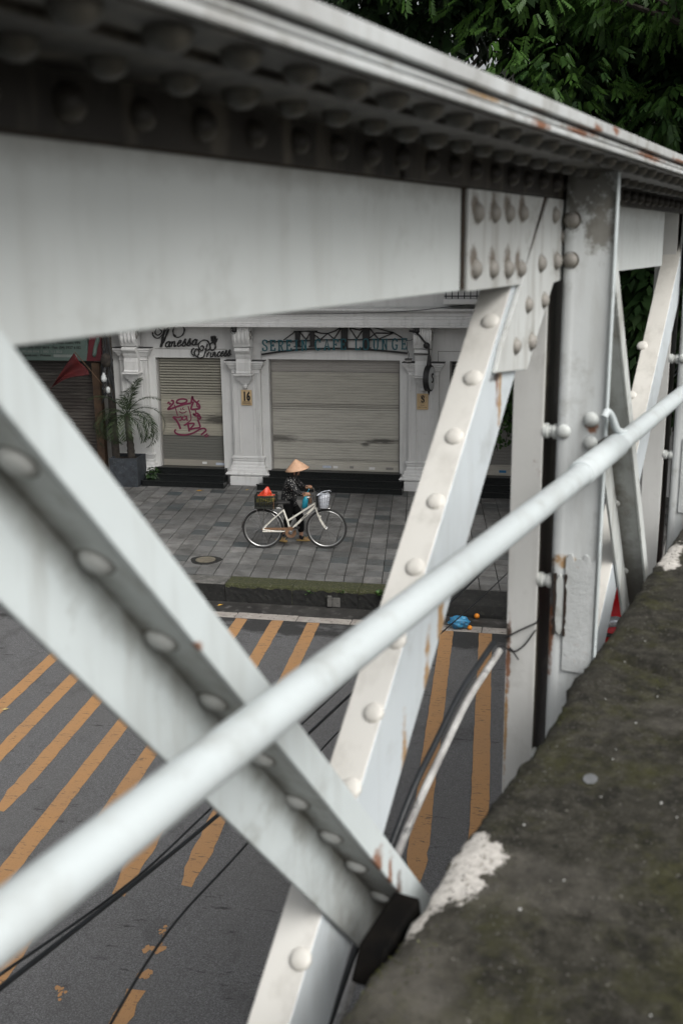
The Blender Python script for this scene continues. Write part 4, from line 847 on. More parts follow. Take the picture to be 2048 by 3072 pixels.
# --- top chord
U_A, U_B = -2.2, 14.0
uu = [U_A, U1, U2, 7.43, 9.62, 11.8, U_B]
spans = [(U_A, 2.262), (U1 + .03, U2 - .48), (U2 + .03, 6.9), (7.46, 9.1), (9.65, 13.9)]
for a, b_ in spans: MB().box(a, b_, NW, NW + .01, -.103, .135).build('web_plate', 'web_paint', tr_, bevel=.003)
MB().box(U_A, U_B, 1.062, 1.072, -.103, .18).build('web_plate', 'paint_cool', tr_, bevel=.003)
def angle(a, b_, hk, mat='paint_grime_shade'):
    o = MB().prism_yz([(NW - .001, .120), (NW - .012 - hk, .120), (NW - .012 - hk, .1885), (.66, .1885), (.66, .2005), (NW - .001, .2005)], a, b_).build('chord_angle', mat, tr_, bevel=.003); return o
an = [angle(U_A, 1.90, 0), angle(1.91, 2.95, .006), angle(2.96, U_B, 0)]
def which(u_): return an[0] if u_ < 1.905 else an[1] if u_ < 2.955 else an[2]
angf = MB().prism_yz([(1.073, .12), (1.085, .12), (1.085, .1885), (1.23, .1885), (1.23, .2005), (1.073, .2005)], U_A, U_B).build('chord_angle', 'paint_grime_shade', tr_, bevel=.003)
cps = []
for k, (n0, t0, t1) in enumerate(((.573, .2025, .2140), (.582, .2200, .2290), (.572, .2350, .2580))):
    cps.append(MB().box(U_A, U_B, n0, 1.90 - n0, t0, t1).build('cover_plate', 'paint_chord', tr_, bevel=.0025))
for (za, zb) in ((.2142, .2198), (.2292, .2348)): MB().box(U_A, U_B, .592, 1.30, za, zb).build('packing_plate', 'corroded_seam', tr_)
MB().box(U_A, U_B, .582, .658, .1985, .2015).build('underside_shade_strip', 'paint_grime_shade', tr_)  # added dark strip; shade under the cover plates put into its colour
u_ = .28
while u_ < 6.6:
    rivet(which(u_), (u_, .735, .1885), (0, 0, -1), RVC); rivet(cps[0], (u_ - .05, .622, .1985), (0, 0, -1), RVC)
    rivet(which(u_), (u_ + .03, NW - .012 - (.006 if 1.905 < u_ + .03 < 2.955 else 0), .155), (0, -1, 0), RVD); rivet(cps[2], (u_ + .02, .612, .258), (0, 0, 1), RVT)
    u_ += .132
# --- gusset on the web and splice on the rising diagonal at the first post
paint('gusset', (.60, .62, .605), (.50, .51, .49), .75, .7, [(a * NW, NW - .012, (b_ + .012) * NW, .030, .05, .040, (.16, .13, .10)) for a, b_ in ((2.80, .09), (2.95, .09), (3.08, .09), (3.22, .09), (2.80, -.06), (2.95, -.065), (3.09, -.068), (3.2, -.07))])
for (a, b_) in ((2.262, 2.280),): MB().box(a, b_, NW - .004, NW + .02, -.10, .118).build('joint_gap', 'corroded_seam', tr_)
MB().prism_xz([(3.225 * NW, -.128 * NW), (3.255 * NW, -.128 * NW), (3.525 * NW, .142 * NW), (3.46 * NW, .142 * NW)], NW - .0085, NW + .010).build('joint_gap', 'corroded_seam', tr_)
MB().box(U_A, 3.04, NW - .006, NW + .0, .1165, .1198).build('joint_gap', 'corroded_seam', tr_)
def P3(uz, n0): return (uz[0] * NW, n0, uz[1] * NW)
def plate(name, pts, n0, n1, mat, parent=tr_, bev=.003):
    return MB().prism_xz([(a * NW, b_ * NW) for a, b_ in pts], n0, n1).build(name, mat, parent, bevel=bev)
gus = plate('gusset_plate', [(2.755, .142), (2.755, -.127), (3.235, -.127), (3.47, .142)], NW - .012, NW + .012, 'gusset')
for a, b_ in ((2.823, .08), (2.97, .082), (3.098, .085), (3.24, .088), (2.814, -.068), (2.962, -.072), (3.103, -.075), (3.235, -.078)): rivet(gus, P3((a, b_), NW - .012), (0, -1, 0), RVS)
spl = plate('splice_plate', [(3.515, .142), (3.775, .142), (3.765, -.125), (3.61, -.135), (3.33, -.40), (3.01, -.375), (3.06, -.30)], NW - .014, NW - .001, 'gusset')
for a, b_ in ((3.593, .088), (3.715, .02), (3.446, -.066), (3.635, -.062), (3.315, -.192), (3.497, -.187), (3.198, -.312), (3.366, -.313)): rivet(spl, P3((a, b_), NW - .014), (0, -1, 0), RVS)
# --- diagonals
def bar(pt, d, nr, s0, s1, o0, o1, n0, n1):
    """box along direction d in the u-z plane; o along nr, n across"""
    P = lambda s, o_: (pt[0] + d[0] * s + nr[0] * o_, pt[1] + d[1] * s + nr[1] * o_)
    c = [P(s0, o0), P(s1, o0), P(s1, o1), P(s0, o1)]
    return MB().prism_xz(c, n0, n1)
def falling(slope, C, rivs, zt=.11, zb=-2.9, mats=('paint', 'paint_cool')):
    """member falling to the right: near in-plane leg, cross leg seen from below, rear in-plane leg"""
    L = math.hypot(1, slope); d = (1 / L, -slope / L); nr = (slope / L, 1 / L); p0 = ((C - zt) / slope, zt); S_ = (zt - zb) * L / slope
    o = bar(p0, d, nr, 0, S_, .0, .010, .742, .824); o = o.build('diagonal', 'paint_leg', tr_, bevel=.002)
    bar(p0, d, nr, 0, S_, -.0005, .054, .732, .742).build('near_flange', mats[1], o, bevel=.003)
    bar(p0, d, nr, 0, S_, -.105, .012, .8145, .825).build('rear_flange', mats[1], o, bevel=.003)
    for (a, b_) in rivs:
        n = C / (b_ + slope * a); rivet(o, (a * n, n, b_ * n), (-nr[0], 0, -nr[1]), RVL)
    return o
def rising(slope, C, rivs, zt=.10, zb=-2.9, wi=.195):
    """member rising to the right: flange facing up-left, web facing the walkway"""
    L = math.hypot(1, slope); d = (-1 / L, -slope / L); nr = (-slope / L, 1 / L); p0 = ((zt - C) / slope, zt); S_ = (zt - zb) * L / slope
    o = bar(p0, d, nr, 0, S_, -.011, 0, NW + .001, NW + .083).build('diagonal', 'paint_warm', tr_, bevel=.003)
    bar(p0, d, nr, 0, S_, -wi, -.0005, NW, NW + .011).build('web', 'd2web', o, bevel=.003)
    bar(p0, d, nr, 0, S_, -wi, -wi + .011, NW + .012, NW + .083).build('lower_flange', 'paint', o, bevel=.003)
    for (a, b_) in rivs:
        n = C / (b_ - slope * a); rivet(o, (a * n, n, b_ * n), (nr[0], 0, nr[1]), RVW)
    return o
paint('d2flange', (.68, .67, .63), (.62, .605, .56), .3, .35, [(a * .868 + du, .868 - .022, b_ * .868 - .012, .014, .016, .012, RUST) for a, b_, du in ((2.849, -.372, .0), (2.707, -.518, .004), (2.992, -.222, 0), (2.306, -.976, .002))])  # cream tone carries the light on the diagonal's upper side
paint('d2web', (.585, .63, .65), (.53, .575, .595), .25, .3, [(3.10 * NW, .82, -.44 * NW, .02, .1, .11, OCHRE), (3.07 * NW, .82, -.41 * NW, .014, .1, .10, RUST), (3.05 * NW, .82, -.395 * NW, .05, .1, .012, DARK), (2.62 * NW, .82, -1.05 * NW, .022, .1, .10, OCHRE), (2.52 * NW, .82, -1.18 * NW, .02, .1, .13, OCHRE), (2.36 * NW, .82, -1.33 * NW, .02, .1, .12, OCHRE)])  # bluish copy: the diagonal's less lit side painted into the tone
paint('paint_leg', (.50, .525, .51), (.38, .395, .38), .7, .5, (), [(0, 1, 0, .80, -.03, .02, .07, .85, (.10, .09, .07)), (0, 0, -1, .95, 0, .45, .25, .9, (.07, .062, .05))])
L_ = math.hypot(1, 1.16)
paint('paint_d1r', (.59, .64, .64), (.52, .565, .565), .5, .5, (), [(1.16 / L_, 0, 1 / L_, .7197 / L_, -.045, .01, .05, .85, (.12, .11, .085)), (0, 0, -1, 1.0, 0, .4, .3, .75, (.10, .092, .075))])
paint('paint_d1n', (.59, .64, .64), (.53, .575, .575), .35, .5, [(1.05, .735, -.50, .012, .05, .016, RUST), (1.60, .735, -1.14, .03, .05, .05, RUST), (1.70, .735, -1.27, .02, .05, .06, (.1, .05, .03)), (1.66, .735, -1.20, .012, .05, .07, RUST)])
paint('rivet_leg', (.50, .51, .49), (.36, .36, .34), .8, .5)
RVL = rivet_mesh('rivet_leg', 'rivet_leg', .0215, .011, ring=True)
fD1 = falling(1.16, .7197, [(1.037, -.275), (1.18, -.454), (1.328, -.631), (1.473, -.8), (1.632, -.988), (1.769, -1.154), (1.928, -1.326), (2.06, -1.48), (2.20, -1.65)])
for ch_ in fD1.children:
    if ch_.name.startswith('near_flange'): ch_.data.materials[0] = MATS['paint_d1n']
    if ch_.name.startswith('rear_flange'): ch_.data.materials[0] = MATS['paint_d1r']
fD2 = rising(1.045, -2.8715, [(2.992, -.222), (2.849, -.372), (2.707, -.518), (2.570, -.672), (2.428, -.817), (2.306, -.976), (2.167, -1.118), (2.034, -1.258), (1.905, -1.40), (1.771, -1.548)])
fD2.data.materials[0] = MATS['d2flange']
falling(1.41, 4.69, [(4.9, -1.2), (5.2, -1.62)], mats=('paint', 'paint'))
rising(1.02, -5.41, [(5.35, -.5), (5.15, -.72), (4.98, -.95)], wi=.17)
falling(1.41, 4.69 + 1.41 * 2.19, []); rising(1.02, -5.41 - 1.02 * 2.19, [], wi=.17)
# --- posts: rear channel, gap with spacers, near channel
paint('postface', (.60, .625, .62), (.54, .56, .555), .4, .35, [(U1, .70, -.53, .2, .02, .02, RUST), (U1, .76, -.95, .3, .06, .025, OCHRE), (U1, .80, -1.05, .3, .012, .14, DARK), (U1, .80, -1.2, .3, .014, .12, RUST), (U1, .745, -1.06, .3, .008, .10, DARK), (U1, .74, .16, .3, .14, .13, (.10, .095, .08)), (U1, .70, .04, .3, .05, .09, (.2, .19, .165))])  # top spots: brown staining with the chord's shade put into the tone
paint('post_rear', (.63, .63, .605), (.57, .57, .545), .22, .3, [(U1, .935, -1.30, .3, .010, .17, RUST), (U1, .942, -1.22, .3, .016, .06, DARK), (U1, .937, -1.55, .3, .006, .2, OCHRE)])
pm('corroded', (.014, .011, .009), (.035, .02, .012), 60, .9, bmp=.8, bscale=120)
def post(U):
    pr = [(U, .664), (U, .768), (U - .003, .774), (U - .005, .782), (U - .005, .794), (U - .003, .801), (U + .003, .806), (U + .012, .8075), (U + .16, .8075), (U + .16, .798), (U + .02, .798), (U + .011, .790), (U + .010, .664)]
    o = MB().prism_xy(pr, -2.9, .188).build('post', 'postface', tr_, 35)
    MB().box(U - .012, U + .006, .656, .664, -2.9, .186).build('near_flange', 'paint_cool', o, bevel=.003)
    MB().box(U + .02, U + .16, .8078, .812, -2.9, .186).build('inner_flange', 'paint_grime_shade', o, bevel=.001)
    MB().box(U, U + .010, .848, .944, -2.9, .188).build('rear_face', 'post_rear', o, bevel=.003)
    MB().box(U + .011, U + .17, .848, .857, -2.9, .186).build('inner_flange', 'paint_grime_shade', o, bevel=.003)
    MB().box(U + .011, U + .12, .935, .944, -2.9, .186).build('rear_flange', 'paint', o, bevel=.003)
    for z_ in (-.55, -1.02, -1.62, -2.3):
        MB().lathe([(.019, -.024), (.024, -.022), (.024, -.008), (.019, -.006), (.019, .006), (.024, .008), (.024, .022), (.019, .024)], (U + .02, .827, z_), 14, 'y').build('spacer', 'paint', o, 40)
    for (y_, z_) in ((.705, -.505), (.703, -.575), (.785, -.545)): rivet(o, (U - (.005 if y_ > .76 else 0), y_, z_), (-1, 0, 0), RVB)
    for (y_, z_) in ((.785, .06), (.785, -.05)): rivet(o, (U - .005, y_, z_), (-1, 0, 0), RVS)
    # torn, corroded patch plate at the foot
    pts = [(.756, -1.02), (.760, -1.07), (.757, -1.13), (.764, -1.175), (.772, -1.185), (.783, -1.17), (.787, -1.13), (.784, -1.06), (.788, -1.01), (.775, -.985)]
    for (nn, sd, wd) in ((.7895, 1, .009), (.7575, -1, .0055)):
        if U != U1: continue
        zs = np.linspace(-.985, -1.185, 22); L = [(nn + sd * wd * max(.05, .55 + .9 * mn.noise(Vector((z_ * 60, nn * 9, 1)))), z_) for z_ in zs]; Q = [(nn - sd * .004, z_) for z_ in zs][::-1]
        MB().hexa([(U - .0042, *q) for q in L + Q], [(U - .0125, *q) for q in L + Q]).build('corroded_edge', 'corroded', o)
    if U == U1: MB().hexa([(U - .0045, a, b_) for a, b_ in pts], [(U - .011, a, b_) for a, b_ in pts]).build('patch_plate', 'paint', o, bevel=.002)
    pts = [(.668, -.93)] + [(.668 + .1 * i / 12, -.93 + random.uniform(-.014, .014)) for i in range(1, 12)] + [(.760, -.93), (.760, -1.3), (.668, -1.3)]
    MB().hexa([(U - .0005, a, b_) for a, b_ in pts], [(U - .006, a, b_) for a, b_ in pts]).build('repair_skin', 'blister', o)
    return o
mt, nt, b, tc = base('blister'); v = tc.outputs['Object']; b.inputs['Roughness'].default_value = .6
c = ramp(nt, noise(nt, v, 9, 5), [(.35, (.62, .64, .635)), (.65, (.52, .54, .53))]); c = mixc(nt, ramp(nt, noise(nt, v, 40, 6, .75), [(.6, 0.), (.72, .7)]), c, (.36, .27, .2))
nt.links.new(c, b.inputs['Base Color']); bump(nt, b, noise(nt, v, 70, 6, .75), .45, .008)
post(U1); post(U2); post(7.43); post(U0)
pm('gap_shade', (.006, .006, .006), (.010, .009, .008), 20, 1.0, spec=.0)
MB().prism_xz([(1.46, -1.29), (1.50, -1.235), (1.66, -1.225), (1.67, -1.27), (1.58, -1.31), (1.50, -1.32)], .668, .724).build('dark_gap_block', 'gap_shade', tr_, bevel=.006)  # black block added to paint the shaded gap below the falling diagonal
MB().box(U_A, U_B, .80, 1.10, -3.0, -2.88).build('bottom_chord', 'paint', tr_, bevel=.004)
# --- handrail
hr = empty('handrail', (0, 0, HZ), BR, 'white tubular handrail running diagonally in front of the truss', 'handrail')
NR, ZRL, RR = .62, -.570, .0285
paint('rail', (.53, .575, .58), (.48, .52, .525), .28, .45)
MB().tube([(a, NR + .0015 * math.sin(a * 2.1), ZRL + .0025 * math.sin(a * 1.7)) for a in np.linspace(-1.6, 9.5, 45)], RR, 20).build('tube', 'rail', hr, 60)
MB().tube([(2.60, NR, ZRL), (2.605, NR, ZRL), (3.02, NR, ZRL), (3.025, NR, ZRL)], [.030, .035, .035, .030], 20).build('collar', 'rail', hr, 50)
MB().tube(crom([(2.98, .652, ZRL + .085), (3.0, .648, ZRL + .10), (3.03, .640, ZRL + .08), (3.06, .630, ZRL + .04), (3.12, .618, ZRL + .02)], 6), .011, 8).build('bracket', 'rail', hr, 60)
MB().box(2.96, 3.05, .640, .662, ZRL - .02, ZRL + .02).build('clamp', 'paint_grime_shade', hr, bevel=.004)

# ------------------------------------------------------------------ walkway slab
ZD = -1.215
def edge_n(u_):
    e = .655 + .012 * mn.noise(Vector((u_ * 4.1, 0, 1))) + .010 * mn.noise(Vector((u_ * 13, 3, 1))) + .004 * mn.noise(Vector((u_ * 40, 5, 1)))
    if 2.3 < u_ < 2.75: e -= .012 * math.sin((u_ - 2.3) / .45 * math.pi)
    return e
crack = [(3.02, .66), (3.024, .607), (3.012, .552), (2.982, .496), (2.931, .378), (2.80, .1), (2.7, -.2)]
def crack_d(u_, n_):
    best = 9
    for (a, b_), (c_, d_) in zip(crack[:-1], crack[1:]):
        vx, vy = c_ - a, d_ - b_; t = max(0, min(1, ((u_ - a) * vx + (n_ - b_) * vy) / (vx * vx + vy * vy))); best = min(best, math.hypot(u_ - a - t * vx, n_ - b_ - t * vy))
    return best
def deck_z(u_, n_):
    z = ZD + .010 * mn.noise(Vector((u_ * 2.3, n_ * 2.3, 0))) + .006 * mn.noise(Vector((u_ * 9, n_ * 9, 4))) + .003 * mn.noise(Vector((u_ * 27, n_ * 27, 8)))
    e = edge_n(u_) - n_
    if e < .05: z -= (.05 - e) ** 2 * 6
    z += .015 * math.exp(-((u_ - 2.75) / .22) ** 2 - ((n_ - .6) / .09) ** 2)
    cd = crack_d(u_, n_) if 2.5 < u_ < 3.2 else 9
    if cd < .03: z -= .03 * (1 - cd / .03) * (1 if n_ > .3 else .5)
    return z
dk = empty('walkway', (0, 0, HZ), BR); dk['kind'] = 'structure'
us = list(np.arange(-2.0, .9, .12)) + list(np.arange(.9, 4.6, .014)) + list(np.arange(4.6, 14.1, .08)); ss = [0, .006, .014, .026, .04] + list(np.arange(.056, .45, .016)) + [.48, .56, .7, .9, 1.2, 1.7, 2.4, 3.2]
V = []; F = []
for a in us:
    e = edge_n(a); V.append((a, e - .01, ZD - .22))
    for s_ in ss: V.append((a, e - s_, deck_z(a, e - s_)))
k_ = len(ss) + 1
for i in range(len(us) - 1):
    for j in range(k_ - 1): F.append((i * k_ + j, (i + 1) * k_ + j, (i + 1) * k_ + j + 1, i * k_ + j + 1))
MB().add(V, F).build('slab', 'deck', dk, 70)
MB().box(-2, 14, -2.5, .60, ZD - .24, ZD - .20).build('slab_underside', 'kerb_dark', dk)
pm('grit', (.10, .095, .085), (.05, .048, .042), 200, .9); pm('scuff', (.15, .155, .16), (.1, .105, .105), 30, .9); pm('speck', (.42, .42, .4), None, 10, .8)
def blot(c, r, mat, nm):
    P = [(c[0] + r * (1 + .25 * mn.noise(Vector((math.cos(t) * 2, math.sin(t) * 2, c[0])))) * math.cos(t) * 1.35, c[1] + r * math.sin(t) * .8) for t in np.linspace(0, 6.2832, 15)[:-1]]
    MB().add([(a, b_, deck_z(a, b_) + .0035) for a, b_ in P] + [(c[0], c[1], deck_z(*c) + .005)], [(i, (i + 1) % 14, 14) for i in range(14)]).build(nm, mat, dk, 80)
blot((2.24, .479), .020, 'scuff', 'worn_spot')
for _ in range(34):
    blot((rng.uniform(1.5, 3.6), rng.uniform(-.05, .6)), rng.uniform(.0018, .0042), 'speck', 'petal')
# grit and crumbs
V = []; F = []
for _ in range(1500):
    a, b_ = rng.uniform(1.2, 4.4), .66 - abs(rng.normal(0, .22)); 
    if b_ > edge_n(a) - .004: continue
    z_ = deck_z(a, b_); r_ = rng.uniform(.001, .0035); o_ = len(V)
    for k in range(5): V.append((a + r_ * math.cos(k * 1.2566 + a * 50) * rng.uniform(.6, 1.2), b_ + r_ * math.sin(k * 1.2566 + a * 50) * rng.uniform(.6, 1.2), z_ - .001))
    V.append((a, b_, z_ + r_ * .9)); F += [(o_ + k, o_ + (k + 1) % 5, o_ + 5) for k in range(5)]
o = MB().add(V, F).build('grit', 'grit', dk); o['kind'] = 'stuff'
# moss tufts along the edge
V = []; T = []
for _ in range(420):
    k = rng.integers(0, 5); u0_, n0_ = [(1.42, .655), (2.55, .63), (1.47, .60), (3.35, .35), (2.9, .42)][k]; a, b_ = u0_ + rng.normal(0, .05), n0_ + rng.normal(0, .014); b_ = min(b_, edge_n(a) - .003)
    p = np.array([a, b_, deck_z(a, b_)]); d = rng.normal(0, 1, 3); d[2] = abs(d[2]) + .5; d /= np.linalg.norm(d); s_ = np.cross(d, rng.normal(0, 1, 3)); s_ /= np.linalg.norm(s_); l = rng.uniform(.003, .006)
    V.append([p, p + d * l * .5 + s_ * l * .3, p + d * l, p + d * l * .5 - s_ * l * .3]); T.append(rng.random())
o = leaf_mesh('moss', np.array(V), np.array(T), 'leaf_moss', dk); o['kind'] = 'stuff'

# ------------------------------------------------------------------ cables
def cable(pts, r, mat, label):
    o = MB().tube(crom(pts, 8), r, 8).build('overhead_cable', mat, None, 60); tag(o, label, 'cable'); return o
cable([(-1.525, 2.113, 2.8), (-1.598, 2.471, 2.616), (-1.503, 4.276, 2.184), (-1.324, 6.536, 1.809), (-.767, 10.061, 1.538), (1.2, 15.0, 2.6), (4.5, 20.6, 5.5)], .0095, 'cable', 'thickest black overhead cable sagging below the truss at lower left')
cable([(-1.581, 2.199, 2.774), (-1.65, 2.559, 2.589), (-1.63, 3.539, 2.289), (-1.566, 4.463, 2.143), (-1.342, 6.754, 1.85), (-.709, 10.115, 1.699), (1.3, 15.0, 2.8), (4.6, 20.6, 5.7)], .0055, 'cable', 'thin dark overhead cable just above the thickest cable')
cable([(-1.2, 2.1, 2.62), (-1.384, 3.269, 2.266), (-1.359, 4.274, 2.059), (-1.345, 6.085, 1.715), (-.973, 8.429, 1.509), (-.417, 11.143, 1.364), (1.4, 15.2, 2.4), (4.4, 20.6, 5.3)], .0055, 'cable', 'lowest thin overhead cable crossing alone above the asphalt')
# conduit tied to the first post
cd_ = empty('cable_conduit', (0, 0, HZ), BR, 'grey pipe and black cable tied with wire to the rear of the post', 'conduit')
CP = [(3.06, -1.262), (2.90, -1.285), (2.74, -1.315), (2.55, -1.385), (2.38, -1.452), (2.2, -1.548), (2.08, -1.63), (1.7, -1.92), (1.3, -2.25)]
MB().tube(crom([(a, .965, b_ - .012) for a, b_ in CP], 4), .0115, 10).build('pipe', 'pipe', cd_, 60)
MB().tube(crom([(a, .985, b_ + .014) for a, b_ in CP[:5]] + [(2.2, 1.0, -1.60), (1.9, 1.02, -1.9)], 4), .0095, 10).build('cable', 'cable', cd_, 60)
MB().tube(crom([(3.053, .947, -1.225), (3.045, .90, -1.19), (3.045, .86, -1.165), (3.05, .845, -1.155), (3.1, .85, -1.15)], 5), .0028, 5).tube(crom([(3.053, .947, -1.255), (3.042, .915, -1.262), (3.042, .88, -1.235), (3.046, .846, -1.18)], 5), .0028, 5).tube([(3.042, .915, -1.262), (3.038, .895, -1.285)], .0028, 5).tube([(3.042, .915, -1.262), (3.035, .925, -1.25)], .005, 5).build('wire_tie', 'black_iron', cd_, 60)

# ------------------------------------------------------------------ bicycle
BX, BY, BRZ = -4.641, 15.907, R(9.43)
pm('bike_white', (.74, .72, .65), (.66, .64, .57), 12, .4, c3=(.4, .33, .24)); pm('chrome', (.55, .55, .54), (.42, .42, .42), 20, .22, 1.0); pm('tyre', (.018, .018, .018), (.03, .029, .028), 30, .8)
pm('spoke', (.22, .22, .22), None, 10, .6); pm('rubber', (.015, .014, .014), None, 10, .7); pm('rusty', (.21, .115, .06), (.14, .075, .042), 18, .75, c3=(.3, .2, .13)); pm('alloy', (.62, .62, .61), (.5, .5, .49), 30, .32, .8)
pm('film', (.50, .53, .58), (.62, .64, .68), 20, .22, c3=(.25, .28, .32)); pm('crate_plastic', (.012, .014, .012), (.02, .022, .018), 20, .5); pm('veg', (.20, .22, .04), (.34, .27, .05), 14, .6, c3=(.06, .1, .02)); pm('bag_red', (.62, .05, .012), (.5, .035, .012), 14, .4); pm('bag_teal', (.012, .22, .32), (.015, .30, .40), 16, .35)
bk = empty('bicycle', (BX, BY, 0), BRZ, 'cream white city bicycle with rusty chain guard pushed along the pavement', 'bicycle')
def torus(c, Rr, r, seg=48, sg=8): return MB().tube([(c[0] + Rr * math.cos(t), c[1], c[2] + Rr * math.sin(t)) for t in np.linspace(0, 2 * math.pi, seg + 1)[:-1]], r, sg, closed=True)
for hx in (0, 1.035):
    wl = MB().lathe([(.012, -.05), (.012, -.035), (.026, -.03), (.026, -.024), (.016, -.02), (.016, .02), (.026, .024), (.026, .03), (.012, .035), (.012, .05)], (hx, 0, .335), 12, 'y').build('wheel', 'chrome', bk, 40)
    torus((hx, 0, .335), .316, .0185).build('tyre', 'tyre', wl, 60)
    MB().lathe([(.298, -.012), (.302, -.013), (.302, .013), (.298, .012), (.290, .010), (.290, -.010)], (hx, 0, .335), 48, 'y')
    torus((hx, 0, .335), .294, .0105, 48, 6).build('rim', 'alloy', wl, 60)
    sp = MB()
    for k in range(28):
        a = 2 * math.pi * k / 28; b2 = a + (.45 if k % 2 else -.45); y_ = .027 if k % 4 < 2 else -.027
        sp.tube([(hx + .025 * math.cos(b2), y_, .335 + .025 * math.sin(b2)), (hx + .293 * math.cos(a), 0, .335 + .293 * math.sin(a))], .0012, 4)
    o = sp.build('spokes', 'spoke', wl); o['kind'] = 'stuff'
fr = MB()
fr.tube([(.845, 0, .77), (.868, 0, .685)], .019, 12).tube([(.84, 0, .748), (.404, 0, .462)], .0165, 10).tube([(.855, 0, .705), (.53, 0, .385), (.447, 0, .285)], .0195, 10).tube([(.452, 0, .27), (.404, 0, .46), (.338, 0, .655)], .0165, 10)
for s_ in (-1, 1): fr.tube([(0, .06 * s_, .335), (.2, .05 * s_, .308), (.43, .03 * s_, .288)], .010, 8).tube([(0, .06 * s_, .335), (.17, .045 * s_, .50), (.335, .022 * s_, .64)], .009, 8)
fr.lathe([(.024, -.045), (.024, .045)], (.447, 0, .282), 12, 'y'); frame = fr.build('frame', 'bike_white', bk, 50)
text_obj('ASAMA', 'frame_lettering', 'ink', frame, (.69, -.0205, .530), .040, .0004, rot=(math.pi / 2, -R(44.5), 0), off=.0008)
fk = MB()
for s_ in (-1, 1): fk.tube(crom([(.872, .035 * s_, .675), (.90, .045 * s_, .58), (.945, .05 * s_, .47), (1.0, .052 * s_, .375), (1.035, .054 * s_, .335)], 4), [.0145 - .0004 * i for i in range(17)], 8)
fk.tube([(.872, -.045, .678), (.872, .045, .678)], .016, 8).build('fork', 'bike_white', bk, 60)
MB().box(.925, .955, -.075, -.05, .545, .565).tube([(.94, -.07, .545), (.945, -.07, .57)], .012, 8).build('brake', 'bike_white', bk, bevel=.003)
MB().tube([(.845, 0, .77), (.828, 0, .88), (.822, 0, .935)], .0125, 10).tube(crom([(.73, -.27, .952), (.79, -.25, .955), (.83, -.17, .958), (.845, -.05, .945), (.845, .05, .945), (.83, .17, .958), (.79, .25, .955), (.73, .27, .952)], 5), .011, 8).build('handlebar', 'chrome', bk, 60)
for s_ in (-1, 1):
    MB().tube([(.69, .285 * s_, .950), (.80, .246 * s_, .956)], .0165, 10).build('grip', 'rusty', bk, 60)
    MB().tube(crom([(.82, .2 * s_, .95), (.83, .235 * s_, .935), (.78, .275 * s_, .925), (.74, .285 * s_, .922)], 4), .006, 6).build('brake_lever', 'chrome', bk, 60)
MB().tube(crom([(.80, -.22, .95), (.90, -.16, 1.0), (.93, -.05, .95), (.87, 0, .82), (.86, -.02, .7)], 6), .0035, 5).tube(crom([(.80, .22, .95), (.92, .12, .99), (.92, .02, .92), (.87, .01, .75)], 6), .0035, 5).build('brake_cable', 'cable', bk, 60)
MB().tube([(.338, 0, .655), (.322, 0, .735)], .012, 10).build('seat_post', 'chrome', bk, 60)
P = [(.19, .085, .80), (.25, .10, .805), (.32, .075, .80), (.40, .03, .795), (.455, .018, .79)]
MB().add([(x, y * sg, z + (0 if k else -.045)) for k in (1, 0) for x, y, z in P for sg in (1, -1)], [(i * 2, i * 2 + 2, i * 2 + 3, i * 2 + 1) for i in range(4)] + [(10 + i * 2, 10 + i * 2 + 1, 10 + i * 2 + 3, 10 + i * 2 + 2) for i in range(4)] + [(i * 2 + k, 10 + i * 2 + k, 12 + i * 2 + k, i * 2 + 2 + k) for i in range(4) for k in (0, 1)] + [(0, 1, 11, 10), (8, 18, 19, 9)]).build('saddle', 'rubber', bk, 60, bevel=.015)
def arc(hx, a0, a1, Rr, nm):
    V = []; F = []; n = 26
    for i in range(n + 1):
        a = a0 + (a1 - a0) * i / n
        for (dy, dr) in ((-.026, -.014), (-.018, 0), (0, .006), (.018, 0), (.026, -.014)): V.append((hx + (Rr + dr) * math.cos(a), dy, .335 + (Rr + dr) * math.sin(a)))
    for i in range(n):
        for k in range(4): F.append((i * 5 + k, i * 5 + 5 + k, i * 5 + 6 + k, i * 5 + 1 + k))
    o = MB().add(V, F).build(nm, 'chrome', bk, 70); o.modifiers.new('thick', 'SOLIDIFY').thickness = .002
arc(0, R(-5), R(178), .352, 'mudguard'); arc(1.035, R(78), R(188), .352, 'mudguard')
cg = MB().lathe([(.03, -.062), (.088, -.062), (.093, -.056), (.093, -.05), (.03, -.05)], (.455, 0, .285), 26, 'y').build('chain_guard', 'rusty', bk, 40)
MB().prism_xz([(.42, .365), (.05, .365), (-.02, .35), (-.02, .325), (.05, .322), (.37, .325)], -.060, -.052).build('guard_plate', 'rusty', cg, bevel=.003)
MB().box(.0, .34, -.066, -.058, .292, .315).build('guard_plate', 'bike_white', cg, bevel=.003)
MB().tube([(.455, -.07, .285), (.56, -.075, .375)], .010, 8).tube([(.455, .05, .285), (.35, .075, .195)], .010, 8).lathe([(.02, -.075), (.035, -.07), (.035, -.064)], (.455, 0, .285), 14, 'y').build('crank', 'chrome', bk, 60)
for (x_, z_, y_) in ((.56, .378, -.115), (.35, .19, .115)): MB().box(x_ - .045, x_ + .045, y_ - .038, y_ + .038, z_ - .012, z_ + .012).build('pedal', 'rubber', bk, bevel=.004)
rk = MB()
for s_ in (-1, 1): rk.tube([(-.15, .06 * s_, .695), (.29, .06 * s_, .695), (.34, .02 * s_, .66)], .006, 6).tube([(0, .065 * s_, .34), (.03, .065 * s_, .695)], .005, 6).tube([(0, .065 * s_, .34), (-.10, .06 * s_, .695)], .005, 6)
for x_ in (-.15, 0, .15, .29): rk.tube([(x_, -.06, .695), (x_, .06, .695)], .005, 6)
rk.build('rear_rack', 'chrome', bk, 60)
MB().tube([(.0, .07, .335), (-.16, .09, .26)], .009, 8).build('kickstand', 'chrome', bk, 60)
